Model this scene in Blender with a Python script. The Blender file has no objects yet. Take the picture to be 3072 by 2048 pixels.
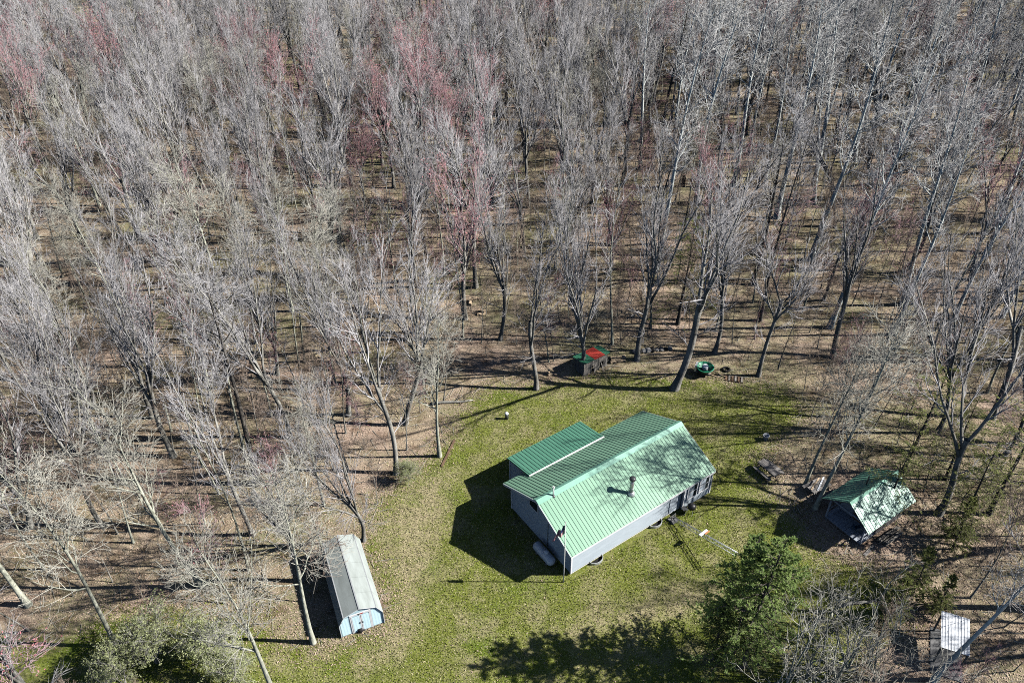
import bpy, math, random
import numpy as np
from mathutils import Matrix, Vector

# ------------------------------------------------------------------ camera, sky, sun, exposure
SC = bpy.context.scene
COL = SC.collection
RAD = math.radians
F_PX, PITCH, CAM_H, ROLL = 2389.0, RAD(37.341), 49.421, RAD(-0.839)   # pixels of the 3072 px wide photograph
cd = bpy.data.cameras.new('camera')
cd.sensor_width = 36.0
cd.lens = F_PX / 3072 * 36.0
cd.clip_start, cd.clip_end = 0.5, 6000
cam = bpy.data.objects.new('camera', cd)
COL.objects.link(cam)
cam.matrix_world = Matrix.Translation((0, 0, CAM_H)) @ Matrix.Rotation(math.pi / 2 - PITCH, 4, 'X') @ Matrix.Rotation(ROLL, 4, 'Z')
SC.camera = cam

SUN_EL, SUN_AZ = RAD(36.5), RAD(-1.5)          # azimuth measured from +X (the right of the picture)
w = bpy.data.worlds.new('World'); SC.world = w; w.use_nodes = True
nt = w.node_tree
sky = nt.nodes.new('ShaderNodeTexSky'); sky.sky_type = 'NISHITA'; sky.sun_disc = False
sky.air_density = 0.65; sky.dust_density = 0.3; sky.altitude = 400
sky.sun_elevation = SUN_EL; sky.sun_rotation = math.pi / 2 - SUN_AZ
bgn = nt.nodes['Background']; bgn.inputs['Strength'].default_value = 0.05
nt.links.new(sky.outputs[0], bgn.inputs['Color'])
sd = bpy.data.lights.new('sun', 'SUN'); sd.energy = 5.0; sd.angle = RAD(0.53); sd.color = (1.0, 0.965, 0.915)
sun = bpy.data.objects.new('sun', sd); COL.objects.link(sun)
sdir = Vector((math.cos(SUN_EL) * math.cos(SUN_AZ), math.cos(SUN_EL) * math.sin(SUN_AZ), math.sin(SUN_EL)))
sun.location = sdir * 100
sun.rotation_euler = sdir.to_track_quat('Z', 'Y').to_euler()
vs = SC.view_settings
vs.view_transform = 'Standard'; vs.look = 'None'; vs.exposure = 0.9; vs.gamma = 1.0; vs.use_curve_mapping = False
SC.render.engine = 'CYCLES'
cy = SC.cycles
cy.max_bounces = 4; cy.diffuse_bounces = 0; cy.glossy_bounces = 2; cy.transparent_max_bounces = 4
cy.use_denoising = False
cy.pixel_filter_type = 'BLACKMAN_HARRIS'; cy.filter_width = 1.0

# ------------------------------------------------------------------ pixel -> place helpers
_fw = np.array([0, math.cos(PITCH), -math.sin(PITCH)]); _r = np.array([1.0, 0, 0]); _u = np.cross(_r, _fw)
_c, _s = math.cos(ROLL), math.sin(ROLL)
_r, _u = _c * _r + _s * _u, -_s * _r + _c * _u
def gp(x, y, z=0.0):
    """ground (or height z) point seen at photo pixel x, y"""
    d = _fw + _r * (x - 1536) / F_PX - _u * (y - 1024) / F_PX
    t = (z - CAM_H) / d[2]
    p = d * t
    return np.array([p[0], p[1], z])
def pj(p):
    d = np.asarray(p, float) - [0, 0, CAM_H]
    zz = d @ _fw
    return 1536 + F_PX * (d @ _r) / zz, 1024 - F_PX * (d @ _u) / zz

# ------------------------------------------------------------------ materials
MATS = {}
def nmat(name, col, rough=0.75, spec=0.3, metal=0.0, var=0.0, scale=3.0, col2=None, bump=0.0, bscale=40.0, obj_var=0.0, detail=5.0, stretch=None, trans=0.0):
    m = bpy.data.materials.new(name); m.use_nodes = True
    nt = m.node_tree; N = nt.nodes; Lk = nt.links
    b = N['Principled BSDF']
    b.inputs['Roughness'].default_value = rough; b.inputs['Metallic'].default_value = metal
    b.inputs['Specular IOR Level'].default_value = spec
    tc = N.new('ShaderNodeTexCoord')
    vec = tc.outputs['Object']
    if stretch:
        mp = N.new('ShaderNodeMapping'); mp.inputs['Scale'].default_value = stretch
        Lk.new(vec, mp.inputs['Vector']); vec = mp.outputs['Vector']
    c2 = col2 or tuple(min(1, c * (1 - var)) for c in col)
    no = N.new('ShaderNodeTexNoise'); no.inputs['Scale'].default_value = scale; no.inputs['Detail'].default_value = detail
    no.inputs['Roughness'].default_value = 0.65
    Lk.new(vec, no.inputs['Vector'])
    rp = N.new('ShaderNodeValToRGB')
    rp.color_ramp.elements[0].position = 0.35; rp.color_ramp.elements[1].position = 0.65
    rp.color_ramp.elements[0].color = (*c2, 1); rp.color_ramp.elements[1].color = (*col, 1)
    Lk.new(no.outputs['Fac'], rp.inputs['Fac'])
    out = rp.outputs['Color']
    if obj_var:
        oi = N.new('ShaderNodeObjectInfo')
        hs = N.new('ShaderNodeHueSaturation')
        mr = N.new('ShaderNodeMapRange'); mr.inputs['To Min'].default_value = 1 - obj_var; mr.inputs['To Max'].default_value = 1 + obj_var
        Lk.new(oi.outputs['Random'], mr.inputs['Value']); Lk.new(mr.outputs['Result'], hs.inputs['Value'])
        Lk.new(out, hs.inputs['Color']); out = hs.outputs['Color']
    Lk.new(out, b.inputs['Base Color'])
    if trans:
        tb = N.new('ShaderNodeBsdfTranslucent'); Lk.new(out, tb.inputs['Color'])
        ms = N.new('ShaderNodeMixShader'); ms.inputs[0].default_value = trans
        mo = [n for n in N if n.type == 'OUTPUT_MATERIAL'][0]
        Lk.new(b.outputs[0], ms.inputs[1]); Lk.new(tb.outputs[0], ms.inputs[2]); Lk.new(ms.outputs[0], mo.inputs['Surface'])
    if bump:
        n2 = N.new('ShaderNodeTexNoise'); n2.inputs['Scale'].default_value = bscale; n2.inputs['Detail'].default_value = 4
        Lk.new(vec, n2.inputs['Vector'])
        bp = N.new('ShaderNodeBump'); bp.inputs['Strength'].default_value = bump; bp.inputs['Distance'].default_value = 0.05
        Lk.new(n2.outputs['Fac'], bp.inputs['Height']); Lk.new(bp.outputs['Normal'], b.inputs['Normal'])
    MATS[name] = m
    return m

nmat('bark_grey', (0.38, 0.37, 0.335), 0.9, 0.15, scale=2.2, col2=(0.14, 0.135, 0.115), bump=0.6, bscale=14, obj_var=0.22, stretch=(1, 1, 0.35))
nmat('bark_pale', (0.50, 0.51, 0.42), 0.9, 0.15, scale=4.0, col2=(0.20, 0.205, 0.16), bump=0.5, bscale=12, obj_var=0.15, stretch=(1, 1, 0.4))
nmat('bark_aspen', (0.74, 0.78, 0.75), 0.8, 0.2, scale=1.6, col2=(0.44, 0.48, 0.46), bump=0.3, bscale=12, obj_var=0.1, stretch=(1, 1, 1.6))
nmat('bark_dark', (0.16, 0.145, 0.125), 0.9, 0.15, scale=3, col2=(0.07, 0.062, 0.055), bump=0.8, bscale=14, obj_var=0.2, stretch=(1, 1, 0.3))
nmat('twig_grey', (0.50, 0.49, 0.50), 0.9, 0.1, scale=0.7, col2=(0.36, 0.35, 0.355), obj_var=0.2)
nmat('twig_pale', (0.50, 0.49, 0.43), 0.9, 0.1, scale=0.7, col2=(0.34, 0.33, 0.28), obj_var=0.15)
nmat('twig_aspen', (0.64, 0.64, 0.62), 0.9, 0.1, scale=0.7, col2=(0.46, 0.45, 0.44), obj_var=0.12)
nmat('twig_red', (0.44, 0.24, 0.26), 0.9, 0.1, scale=0.7, col2=(0.38, 0.30, 0.31), obj_var=0.2)
nmat('bud_red', (0.44, 0.15, 0.17), 0.8, 0.2, scale=1.0, col2=(0.36, 0.15, 0.155), obj_var=0.2)
nmat('twig_brown', (0.36, 0.29, 0.235), 0.9, 0.1, scale=0.9, col2=(0.22, 0.17, 0.14), obj_var=0.2)
nmat('needles', (0.27, 0.36, 0.11), 0.7, 0.25, scale=0.8, col2=(0.15, 0.235, 0.075), obj_var=0.2, trans=0.5)
nmat('needles_olive', (0.36, 0.40, 0.13), 0.7, 0.25, scale=0.8, col2=(0.22, 0.27, 0.085), obj_var=0.2, trans=0.5)
nmat('leaf_new', (0.56, 0.60, 0.33), 0.7, 0.25, scale=1.2, col2=(0.42, 0.47, 0.23), obj_var=0.1, trans=0.5)
nmat('siding', (0.48, 0.55, 0.60), 0.6, 0.3, scale=1.2, col2=(0.41, 0.475, 0.52), stretch=(0.6, 0.6, 2))
nmat('white_trim', (0.78, 0.79, 0.80), 0.5, 0.4, var=0.08)
nmat('roof_green', (0.23, 0.42, 0.285), 0.42, 0.5, scale=1.3, col2=(0.175, 0.345, 0.235), stretch=(1.6, 0.3, 0.3), detail=7)
nmat('roof_emerald', (0.11, 0.29, 0.20), 0.42, 0.5, scale=1.3, col2=(0.08, 0.235, 0.16), stretch=(1.6, 0.3, 0.3), detail=7)
nmat('ridge_mint', (0.18, 0.41, 0.31), 0.42, 0.5, var=0.12)
nmat('roof_cabin', (0.16, 0.38, 0.28), 0.38, 0.5, scale=1.0, col2=(0.12, 0.31, 0.22))
nmat('deck_board', (0.28, 0.25, 0.20), 0.8, 0.2, var=0.25, scale=4)
nmat('steel', (0.46, 0.46, 0.45), 0.4, 0.5, metal=0.7, var=0.25, scale=4)
nmat('steel_dark', (0.10, 0.105, 0.11), 0.45, 0.5, metal=0.4, var=0.3, scale=4)
nmat('galvanised', (0.62, 0.65, 0.66), 0.45, 0.5, metal=0.5, var=0.2, scale=6)
nmat('pvc', (0.74, 0.78, 0.74), 0.5, 0.4, var=0.1)
nmat('glass_dark', (0.03, 0.04, 0.05), 0.08, 0.6, var=0.3)
nmat('pale_blue_panel', (0.42, 0.48, 0.54), 0.5, 0.3, var=0.1)  # pale blue of the sky reflection painted on window panes; also the door colour
nmat('tank_white', (0.62, 0.66, 0.70), 0.4, 0.5, scale=2, col2=(0.52, 0.56, 0.60))
nmat('black', (0.012, 0.012, 0.014), 0.45, 0.4, var=0.3, scale=5)
nmat('rubber', (0.02, 0.02, 0.021), 0.8, 0.3, var=0.3, scale=6)
nmat('earth', (0.10, 0.075, 0.055), 0.95, 0.1, var=0.4, scale=5)
nmat('wood_grey', (0.30, 0.285, 0.255), 0.9, 0.1, scale=2.5, col2=(0.17, 0.155, 0.14), obj_var=0.25, stretch=(5, 5, 0.6))
nmat('wood_table', (0.25, 0.235, 0.225), 0.9, 0.1, scale=3, col2=(0.15, 0.14, 0.13), obj_var=0.2, stretch=(0.5, 5, 5))
nmat('wood_fresh', (0.58, 0.45, 0.31), 0.85, 0.15, scale=5, col2=(0.42, 0.32, 0.21), obj_var=0.2)
nmat('wood_brown', (0.18, 0.12, 0.08), 0.9, 0.1, var=0.4, scale=5, obj_var=0.2)
nmat('shed_roof', (0.36, 0.40, 0.385), 0.7, 0.25, scale=2.2, col2=(0.27, 0.30, 0.285), stretch=(1, 0.25, 1))
nmat('shed_blue', (0.50, 0.68, 0.74), 0.5, 0.4, var=0.08, scale=3)
nmat('panel_red', (0.50, 0.055, 0.04), 0.5, 0.4, scale=3, col2=(0.38, 0.05, 0.035))
nmat('panel_green', (0.035, 0.20, 0.11), 0.5, 0.4, scale=3, col2=(0.05, 0.16, 0.10))
nmat('sheet_white', (0.76, 0.79, 0.82), 0.5, 0.4, scale=1.5, col2=(0.68, 0.72, 0.76))
nmat('concrete', (0.20, 0.20, 0.20), 0.9, 0.2, var=0.2, scale=4, bump=0.2)
nmat('plastic_green', (0.02, 0.22, 0.12), 0.45, 0.4, var=0.2, scale=4)
nmat('plastic_blue', (0.06, 0.11, 0.17), 0.5, 0.4, var=0.2)
nmat('cabin_wood', (0.16, 0.15, 0.15), 0.85, 0.2, var=0.3, scale=3, stretch=(1, 1, 4))
nmat('cabin_paint', (0.36, 0.40, 0.46), 0.7, 0.3, var=0.15, scale=3)
nmat('flag_red', (0.50, 0.035, 0.05), 0.8, 0.2, var=0.15)
nmat('flag_white', (0.78, 0.76, 0.74), 0.8, 0.2, var=0.05)
nmat('flag_blue', (0.02, 0.03, 0.12), 0.8, 0.2, var=0.15)
nmat('orange', (0.55, 0.24, 0.10), 0.6, 0.3, var=0.2)
nmat('stone', (0.33, 0.32, 0.31), 0.9, 0.2, scale=3, col2=(0.18, 0.175, 0.17), bump=0.4, obj_var=0.3)
nmat('grass_green', (0.33, 0.38, 0.08), 0.9, 0.1, scale=0.5, col2=(0.19, 0.24, 0.04), detail=8, trans=0.3)
nmat('grass_straw', (0.60, 0.55, 0.33), 0.9, 0.1, scale=0.6, col2=(0.44, 0.40, 0.21), detail=8, trans=0.3)
nmat('leaf_litter', (0.56, 0.44, 0.34), 0.9, 0.15, scale=1.1, col2=(0.32, 0.225, 0.165), detail=8)

# ------------------------------------------------------------------ mesh builders
class MB:
    def __init__(s): s.v = []; s.f = []; s.mi = []
    def add(s, vs, fs, mi=0):
        o = len(s.v); s.v += [tuple(map(float, v)) for v in vs]
        s.f += [tuple(i + o for i in f) for f in fs]; s.mi += [mi] * len(fs); return s
    def box(s, x0, x1, y0, y1, z0, z1, mi=0, M=None):
        vs = [(x, y, z) for z in (z0, z1) for y in (y0, y1) for x in (x0, x1)]
        if M is not None: vs = [M @ Vector(v) for v in vs]
        return s.add(vs, [(0, 2, 3, 1), (4, 5, 7, 6), (0, 1, 5, 4), (2, 6, 7, 3), (0, 4, 6, 2), (1, 3, 7, 5)], mi)
    def bar(s, a, b, wx, wy=None, mi=0, up=(0, 0, 1)):
        """rectangular bar from a to b"""
        wy = wy or wx
        a, b = Vector(a), Vector(b); t = (b - a).normalized()
        n = t.cross(Vector(up))
        if n.length < 1e-3: n = t.cross(Vector((1, 0, 0)))
        n.normalize(); m = n.cross(t)
        vs = [p + n * (sx * wx / 2) + m * (sy * wy / 2) for p in (a, b) for sx, sy in ((-1, -1), (1, -1), (1, 1), (-1, 1))]
        return s.add(vs, [(3, 2, 1, 0), (4, 5, 6, 7), (0, 1, 5, 4), (1, 2, 6, 5), (2, 3, 7, 6), (3, 0, 4, 7)], mi)
    def tube(s, pts, rad, n=8, mi=0, cap=True):
        pts = [Vector(p) for p in pts]
        rad = rad if hasattr(rad, '__len__') else [rad] * len(pts)
        rings = []
        for i, p in enumerate(pts):
            t = (pts[min(i + 1, len(pts) - 1)] - pts[max(i - 1, 0)]).normalized()
            ref = Vector((0, 0, 1)) if abs(t.z) < 0.9 else Vector((1, 0, 0))
            a = t.cross(ref).normalized(); b = t.cross(a)
            rings.append([p + (a * math.cos(k * 2 * math.pi / n) + b * math.sin(k * 2 * math.pi / n)) * rad[i] for k in range(n)])
        vs = [v for r in rings for v in r]; fs = []
        for i in range(len(pts) - 1):
            for k in range(n):
                fs.append((i * n + k, i * n + (k + 1) % n, (i + 1) * n + (k + 1) % n, (i + 1) * n + k))
        if cap: fs += [tuple(range(n))[::-1], tuple((len(pts) - 1) * n + k for k in range(n))]
        return s.add(vs, fs, mi)
    def lathe(s, prof, n=20, mi=0, c=(0, 0, 0)):
        vs = [(c[0] + r * math.cos(k * 2 * math.pi / n), c[1] + r * math.sin(k * 2 * math.pi / n), c[2] + z) for r, z in prof for k in range(n)]
        fs = [(i * n + k, i * n + (k + 1) % n, (i + 1) * n + (k + 1) % n, (i + 1) * n + k) for i in range(len(prof) - 1) for k in range(n)]
        fs += [tuple(range(n))[::-1], tuple((len(prof) - 1) * n + k for k in range(n))]
        return s.add(vs, fs, mi)
    def prism(s, poly, d, mi=0):
        """poly: list of 3d points of a planar polygon, extruded by vector d"""
        n = len(poly); d = Vector(d)
        vs = [Vector(p) for p in poly] + [Vector(p) + d for p in poly]
        fs = [tuple(range(n))[::-1], tuple(range(n, 2 * n))] + [(i, (i + 1) % n, n + (i + 1) % n, n + i) for i in range(n)]
        return s.add(vs, fs, mi)
    def mesh(s, name, mats, smooth=False):
        me = bpy.data.meshes.new(name); me.from_pydata(s.v, [], s.f)
        for m in (mats if isinstance(mats, (list, tuple)) else [mats]): me.materials.append(MATS[m])
        if max(s.mi, default=0): me.polygons.foreach_set('material_index', s.mi)
        if smooth: me.polygons.foreach_set('use_smooth', [True] * len(s.f))
        me.update(); return me
    def build(s, name, mats, parent=None, smooth=False):
        return link(name, s.mesh(name, mats, smooth), parent)

def link(name, data, parent=None):
    o = bpy.data.objects.new(name, data); COL.objects.link(o)
    if parent is not None: o.parent = parent
    return o
def tag(o, label=None, cat=None, group=None, kind=None):
    for k, v in (('label', label), ('category', cat), ('group', group), ('kind', kind)):
        if v: o[k] = v
    return o
def thing(name, label, cat, loc=(0, 0, 0), rz=0.0, group=None):
    o = bpy.data.objects.new(name, None); COL.objects.link(o)
    o.empty_display_size = 0.3
    o.location = [float(c) for c in loc]; o.rotation_euler = (0, 0, rz)
    return tag(o, label, cat, group)

def np_mesh(name, V, Fq, Ft, mats, mi_q=None, mi_t=None, smooth=True):
    """mesh from numpy arrays: quads Fq (n,4) and triangles Ft (m,3)"""
    me = bpy.data.meshes.new(name)
    nq, ntr = len(Fq), len(Ft)
    me.vertices.add(len(V)); me.vertices.foreach_set('co', np.ascontiguousarray(V, dtype=np.float32).ravel())
    me.loops.add(nq * 4 + ntr * 3)
    idx = np.concatenate([np.asarray(Fq, dtype=np.int32).ravel(), np.asarray(Ft, dtype=np.int32).ravel()])
    me.loops.foreach_set('vertex_index', idx)
    me.polygons.add(nq + ntr)
    ls = np.concatenate([np.arange(nq) * 4, nq * 4 + np.arange(ntr) * 3]).astype(np.int32)
    me.polygons.foreach_set('loop_start', ls)
    for m in mats: me.materials.append(MATS[m])
    if mi_q is not None or mi_t is not None:
        a = np.zeros(nq, np.int32) if mi_q is None else mi_q
        b = np.zeros(ntr, np.int32) if mi_t is None else mi_t
        me.polygons.foreach_set('material_index', np.concatenate([a, b]).astype(np.int32))
    if smooth: me.polygons.foreach_set('use_smooth', np.ones(nq + ntr, bool))
    me.update(calc_edges=True); me.validate()
    return me

# ------------------------------------------------------------------ ground
def poly_sd(P, poly):
    """signed distance (inside positive) of points P (n,2) to polygon"""
    poly = np.asarray(poly, float); n = len(poly)
    d = np.full(len(P), 1e9); ins = np.zeros(len(P), bool)
    for i in range(n):
        a, b = poly[i], poly[(i + 1) % n]
        ab = b - a; t = np.clip(((P - a) @ ab) / (ab @ ab), 0, 1)
        d = np.minimum(d, np.linalg.norm(P - (a + t[:, None] * ab), axis=1))
        c = ((a[1] > P[:, 1]) != (b[1] > P[:, 1]))
        with np.errstate(divide='ignore', invalid='ignore'):
            xi = (b[0] - a[0]) * (P[:, 1] - a[1]) / (b[1] - a[1]) + a[0]
        ins ^= c & (P[:, 0] < xi)
    return np.where(ins, d, -d)
def wpoly(pix): return [gp(x, y)[:2] for x, y in pix]
LAWN = wpoly([(1400, 1270), (1420, 1215), (1480, 1175), (1640, 1170), (1830, 1135), (2030, 1150), (2340, 1175), (2400, 1240), (2320, 1300),
              (2250, 1380), (2290, 1480), (2370, 1560), (2430, 1660), (2640, 1740), (2700, 1800), (2600, 1900), (2480, 2150),
              (1500, 2200), (-150, 2150), (-100, 1960), (300, 1880), (560, 1850), (760, 1890), (860, 1960), (1000, 1960), (1170, 1900), (1190, 1780),
              (1130, 1640), (1160, 1520), (1260, 1420), (1340, 1350)])
TAN = [wpoly([(1190, 1480), (1320, 1390), (1365, 1440), (1340, 1620), (1290, 1760), (1270, 1900), (1200, 2010), (1010, 2000), (1150, 1900), (1180, 1760), (1110, 1620)]),
       wpoly([(1850, 1800), (2140, 1720), (2180, 1790), (2100, 1860), (1700, 1930), (1660, 1870)]),
       wpoly([(1640, 1180), (1830, 1150), (2280, 1185), (2330, 1205), (2000, 1190), (1700, 1200)])]
def smooth01(x): x = np.clip(x, 0, 1); return x * x * (3 - 2 * x)
def ground_z(x, y):
    x = np.asarray(x, float); y = np.asarray(y, float)
    sdv = poly_sd(np.stack([np.ravel(x), np.ravel(y)], 1), LAWN).reshape(x.shape)
    k = smooth01((-sdv - 6) / 15)
    return k * (0.18 * np.sin(x * 0.31 + 1.3) * np.cos(y * 0.27) + 0.12 * np.sin(x * 0.73 + y * 0.55) + 0.5 * np.sin(x * 0.043 + 2) * np.sin(y * 0.037))
def axis(lo, hi, step, far):
    core = np.arange(lo, hi + 1e-6, step); ext = np.geomspace(step * 2, far, 22)
    return np.concatenate([lo - ext[::-1], core, hi + ext])
gx, gy = axis(-75, 75, 0.6, 4000), axis(20, 110, 0.6, 4000)
GX, GY = np.meshgrid(gx, gy)
pts2 = np.stack([GX.ravel(), GY.ravel()], 1)
nx, ny = len(gx), len(gy)
near = (np.abs(pts2[:, 0]) < 90) & (pts2[:, 1] > 5) & (pts2[:, 1] < 130)
gz = np.where(np.abs(pts2[:, 0]) + np.abs(pts2[:, 1]) < 900, ground_z(pts2[:, 0], pts2[:, 1]), 0.0)
GV = np.concatenate([pts2, gz[:, None]], 1)
ii = np.arange((ny - 1) * (nx - 1)); r0 = ii // (nx - 1); c0 = ii % (nx - 1); a0 = r0 * nx + c0
GQ = np.stack([a0, a0 + 1, a0 + nx + 1, a0 + nx], 1)

gm = bpy.data.materials.new('ground'); gm.use_nodes = True; MATS['ground'] = gm
def ground_material(m):
    nt = m.node_tree; N = nt.nodes; K = nt.links.new
    b = N['Principled BSDF']; b.inputs['Roughness'].default_value = 0.95; b.inputs['Specular IOR Level'].default_value = 0.1
    tc = N.new('ShaderNodeTexCoord'); P = tc.outputs['Object']
    def noise(s, d=6, r=0.6):
        n = N.new('ShaderNodeTexNoise'); n.inputs['Scale'].default_value = s; n.inputs['Detail'].default_value = d; n.inputs['Roughness'].default_value = r
        K(P, n.inputs['Vector']); return n.outputs['Fac']
    def ramp(f, stops):
        n = N.new('ShaderNodeValToRGB'); e = n.color_ramp.elements
        while len(e) < len(stops): e.new(0.5)
        for q, (p, c) in zip(e, stops): q.position = p; q.color = (*c, 1)
        K(f, n.inputs['Fac']); return n.outputs['Color']
    def mix(f, a, c, mode='MIX'):
        n = N.new('ShaderNodeMix'); n.data_type = 'RGBA'; n.blend_type = mode
        if isinstance(f, float): n.inputs['Factor'].default_value = f
        else: K(f, n.inputs['Factor'])
        K(a, n.inputs['A']); K(c, n.inputs['B']); return n.outputs['Result']
    def math_(op, a, c, clamp=False):
        n = N.new('ShaderNodeMath'); n.operation = op; n.use_clamp = clamp
        for i, v in enumerate((a, c)):
            if isinstance(v, (int, float)): n.inputs[i].default_value = v
            else: K(v, n.inputs[i])
        return n.outputs[0]
    def attr(nm):
        n = N.new('ShaderNodeAttribute'); n.attribute_name = nm; return n.outputs['Fac']
    litter = ramp(noise(9, 10, 0.75), [(0.28, (0.13, 0.09, 0.065)), (0.43, (0.31, 0.23, 0.175)), (0.57, (0.47, 0.36, 0.285)), (0.72, (0.62, 0.51, 0.41))])
    litter2 = ramp(noise(7, 10, 0.75), [(0.3, (0.16, 0.125, 0.08)), (0.5, (0.38, 0.30, 0.21)), (0.7, (0.56, 0.46, 0.34))])
    moss = ramp(noise(8, 10, 0.75), [(0.3, (0.10, 0.105, 0.05)), (0.55, (0.24, 0.24, 0.12)), (0.72, (0.40, 0.38, 0.24))])
    lit = mix(ramp(noise(0.16, 4), [(0.42, (0, 0, 0)), (0.6, (1, 1, 1))]), litter, litter2)
    lit = mix(ramp(noise(0.09, 7, 0.7), [(0.43, (0, 0, 0)), (0.60, (0.8, 0.8, 0.8))]), lit, moss)
    damp = ramp(noise(0.55, 8, 0.7), [(0.36, (0.52, 0.47, 0.42)), (0.5, (1, 1, 1)), (0.68, (1.0, 1.0, 1.0))])
    lit = mix(1.0, lit, damp, 'MULTIPLY')
    grass = ramp(noise(6, 10, 0.8), [(0.32, (0.04, 0.055, 0.008)), (0.45, (0.13, 0.16, 0.026)), (0.56, (0.215, 0.235, 0.05)), (0.66, (0.42, 0.41, 0.18))])
    dry = ramp(noise(7, 10, 0.8), [(0.3, (0.19, 0.155, 0.08)), (0.5, (0.36, 0.31, 0.18)), (0.7, (0.56, 0.50, 0.33))])
    rich = ramp(noise(6, 10, 0.8), [(0.32, (0.04, 0.07, 0.008)), (0.5, (0.12, 0.17, 0.02)), (0.68, (0.25, 0.29, 0.05))])
    g = mix(ramp(noise(0.22, 5), [(0.5, (0, 0, 0)), (0.66, (1, 1, 1))]), grass, rich)
    patch = ramp(noise(0.42, 6, 0.65), [(0.46, (0, 0, 0)), (0.66, (0.75, 0.75, 0.75))])
    g = mix(patch, g, dry)
    speck = ramp(noise(11, 3, 0.6), [(0.60, (0, 0, 0)), (0.68, (0.7, 0.7, 0.7))])
    wh = N.new('ShaderNodeRGB'); wh.outputs[0].default_value = (0.55, 0.53, 0.42, 1)
    g = mix(speck, g, wh.outputs[0])
    ta = math_('ADD', attr('tan'), math_('MULTIPLY', math_('SUBTRACT', noise(0.8, 9, 0.75), 0.5), 4.5), True)
    ta = math_('MULTIPLY', ta, attr('tan'))
    ta = math_('MULTIPLY', ta, 1.5, True)
    g = mix(ta, g, dry)
    gr = math_('ADD', attr('grass'), math_('MULTIPLY', math_('SUBTRACT', noise(0.7, 10, 0.75), 0.5), 2.6))
    n = N.new('ShaderNodeMapRange'); n.inputs['From Min'].default_value = 0.3; n.inputs['From Max'].default_value = 0.7; K(gr, n.inputs['Value'])
    col = mix(n.outputs['Result'], lit, g)
    K(col, b.inputs['Base Color'])
    bp = N.new('ShaderNodeBump'); bp.inputs['Strength'].default_value = 0.9; bp.inputs['Distance'].default_value = 0.12
    K(noise(5, 10, 0.8), bp.inputs['Height']); K(bp.outputs['Normal'], b.inputs['Normal'])
ground_material(gm)
gme = np_mesh('ground', GV, GQ, np.zeros((0, 3), int), ['ground'])
sdl = np.full(len(pts2), -99.0); sdl[near] = poly_sd(pts2[near], LAWN)
ga = smooth01((sdl + 2.6) / 4.2)
tv = np.zeros(len(pts2))
for k, q in enumerate(TAN): tv[near] = np.maximum(tv[near], (0.72, 0.7, 0.6)[k] * smooth01((poly_sd(pts2[near], q) + 1.6) / 3.2))
for nm, arr in (('grass', ga), ('tan', tv)):
    at = gme.attributes.new(nm, 'FLOAT', 'POINT'); at.data.foreach_set('value', arr.astype(np.float32))
tag(link('ground', gme), 'leaf-strewn woodland floor opening into a mown lawn', 'ground', kind='structure')


# ------------------------------------------------------------------ helpers for buildings
def lap_wall(mb, origin, sdir_, ndir, poly, course=0.2, proud=0.009, mi=0):
    """lap siding on a convex wall polygon poly [(s,z)...]; origin + s*sdir + z*Z, boards lean out along ndir"""
    o, sv, nv = Vector(origin), Vector(sdir_), Vector(ndir)
    z0, z1 = min(p[1] for p in poly), max(p[1] for p in poly)
    def xs_at(z):
        xs = []
        n = len(poly)
        for i in range(n):
            (xa, za), (xb, zb) = poly[i], poly[(i + 1) % n]
            if abs(za - zb) < 1e-9:
                if abs(z - za) < 1e-6: xs += [xa, xb]
            elif min(za, zb) - 1e-9 <= z <= max(za, zb) + 1e-9:
                xs.append(xa + (xb - xa) * (z - za) / (zb - za))
        return (min(xs), max(xs)) if xs else (0, 0)
    brk = sorted({round(p[1], 5) for p in poly} | {round(z0 + k * course, 5) for k in range(int((z1 - z0) / course) + 2) if z0 + k * course < z1})
    for a, b in zip(brk[:-1], brk[1:]):
        if b - a < 1e-4: continue
        k = math.floor((a - z0) / course + 1e-4); base = z0 + k * course
        pa = proud * (1 - (a - base) / course); pb = proud * (1 - (b - base) / course) if b < base + course - 1e-6 else 0.0
        la, ra = xs_at(a + 1e-6); lb, rb = xs_at(b - 1e-6)
        P = lambda s, z, n: o + sv * s + Vector((0, 0, z)) + nv * n
        v = [P(la, a, pa), P(ra, a, pa), P(rb, b, pb), P(lb, b, pb), P(la, a, -0.06), P(ra, a, -0.06), P(rb, b, -0.06), P(lb, b, -0.06)]
        mb.add(v, [(0, 1, 2, 3), (4, 7, 6, 5), (0, 4, 5, 1), (1, 5, 6, 2), (3, 2, 6, 7), (0, 3, 7, 4)], mi)
    return mb
def rib_panel(name, wdt, lng, nrib, mat, h=0.03, rw=0.045):
    """ribbed sheet: x across (0..wdt), y up the slope (0..lng), z out"""
    mb = MB(); prof = []
    sp = wdt / nrib
    for k in range(nrib):
        c = (k + 0.5) * sp
        prof += [(c - rw, 0), (c - rw * 0.45, h), (c + rw * 0.45, h), (c + rw, 0)]
    prof = [(0, 0)] + prof + [(wdt, 0)]
    n = len(prof)
    vs = [(x, y, z) for y in (0, lng) for x, z in prof] + [(0, 0, -0.02), (wdt, 0, -0.02), (wdt, lng, -0.02), (0, lng, -0.02)]
    fs = [(i, i + 1, n + i + 1, n + i) for i in range(n - 1)]
    b = 2 * n
    fs += [(b, b + 3, b + 2, b + 1), tuple([b] + list(range(n - 1, -1, -1))[::-1][::1] + [b + 1])[::-1] if False else (b, b + 1, n - 1, 0), (b + 3, n, 2 * n - 1, b + 2), (b, 0, n, b + 3), (b + 1, b + 2, 2 * n - 1, n - 1)]
    mb.add(vs, fs)
    return mb.mesh(name, mat)
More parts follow.
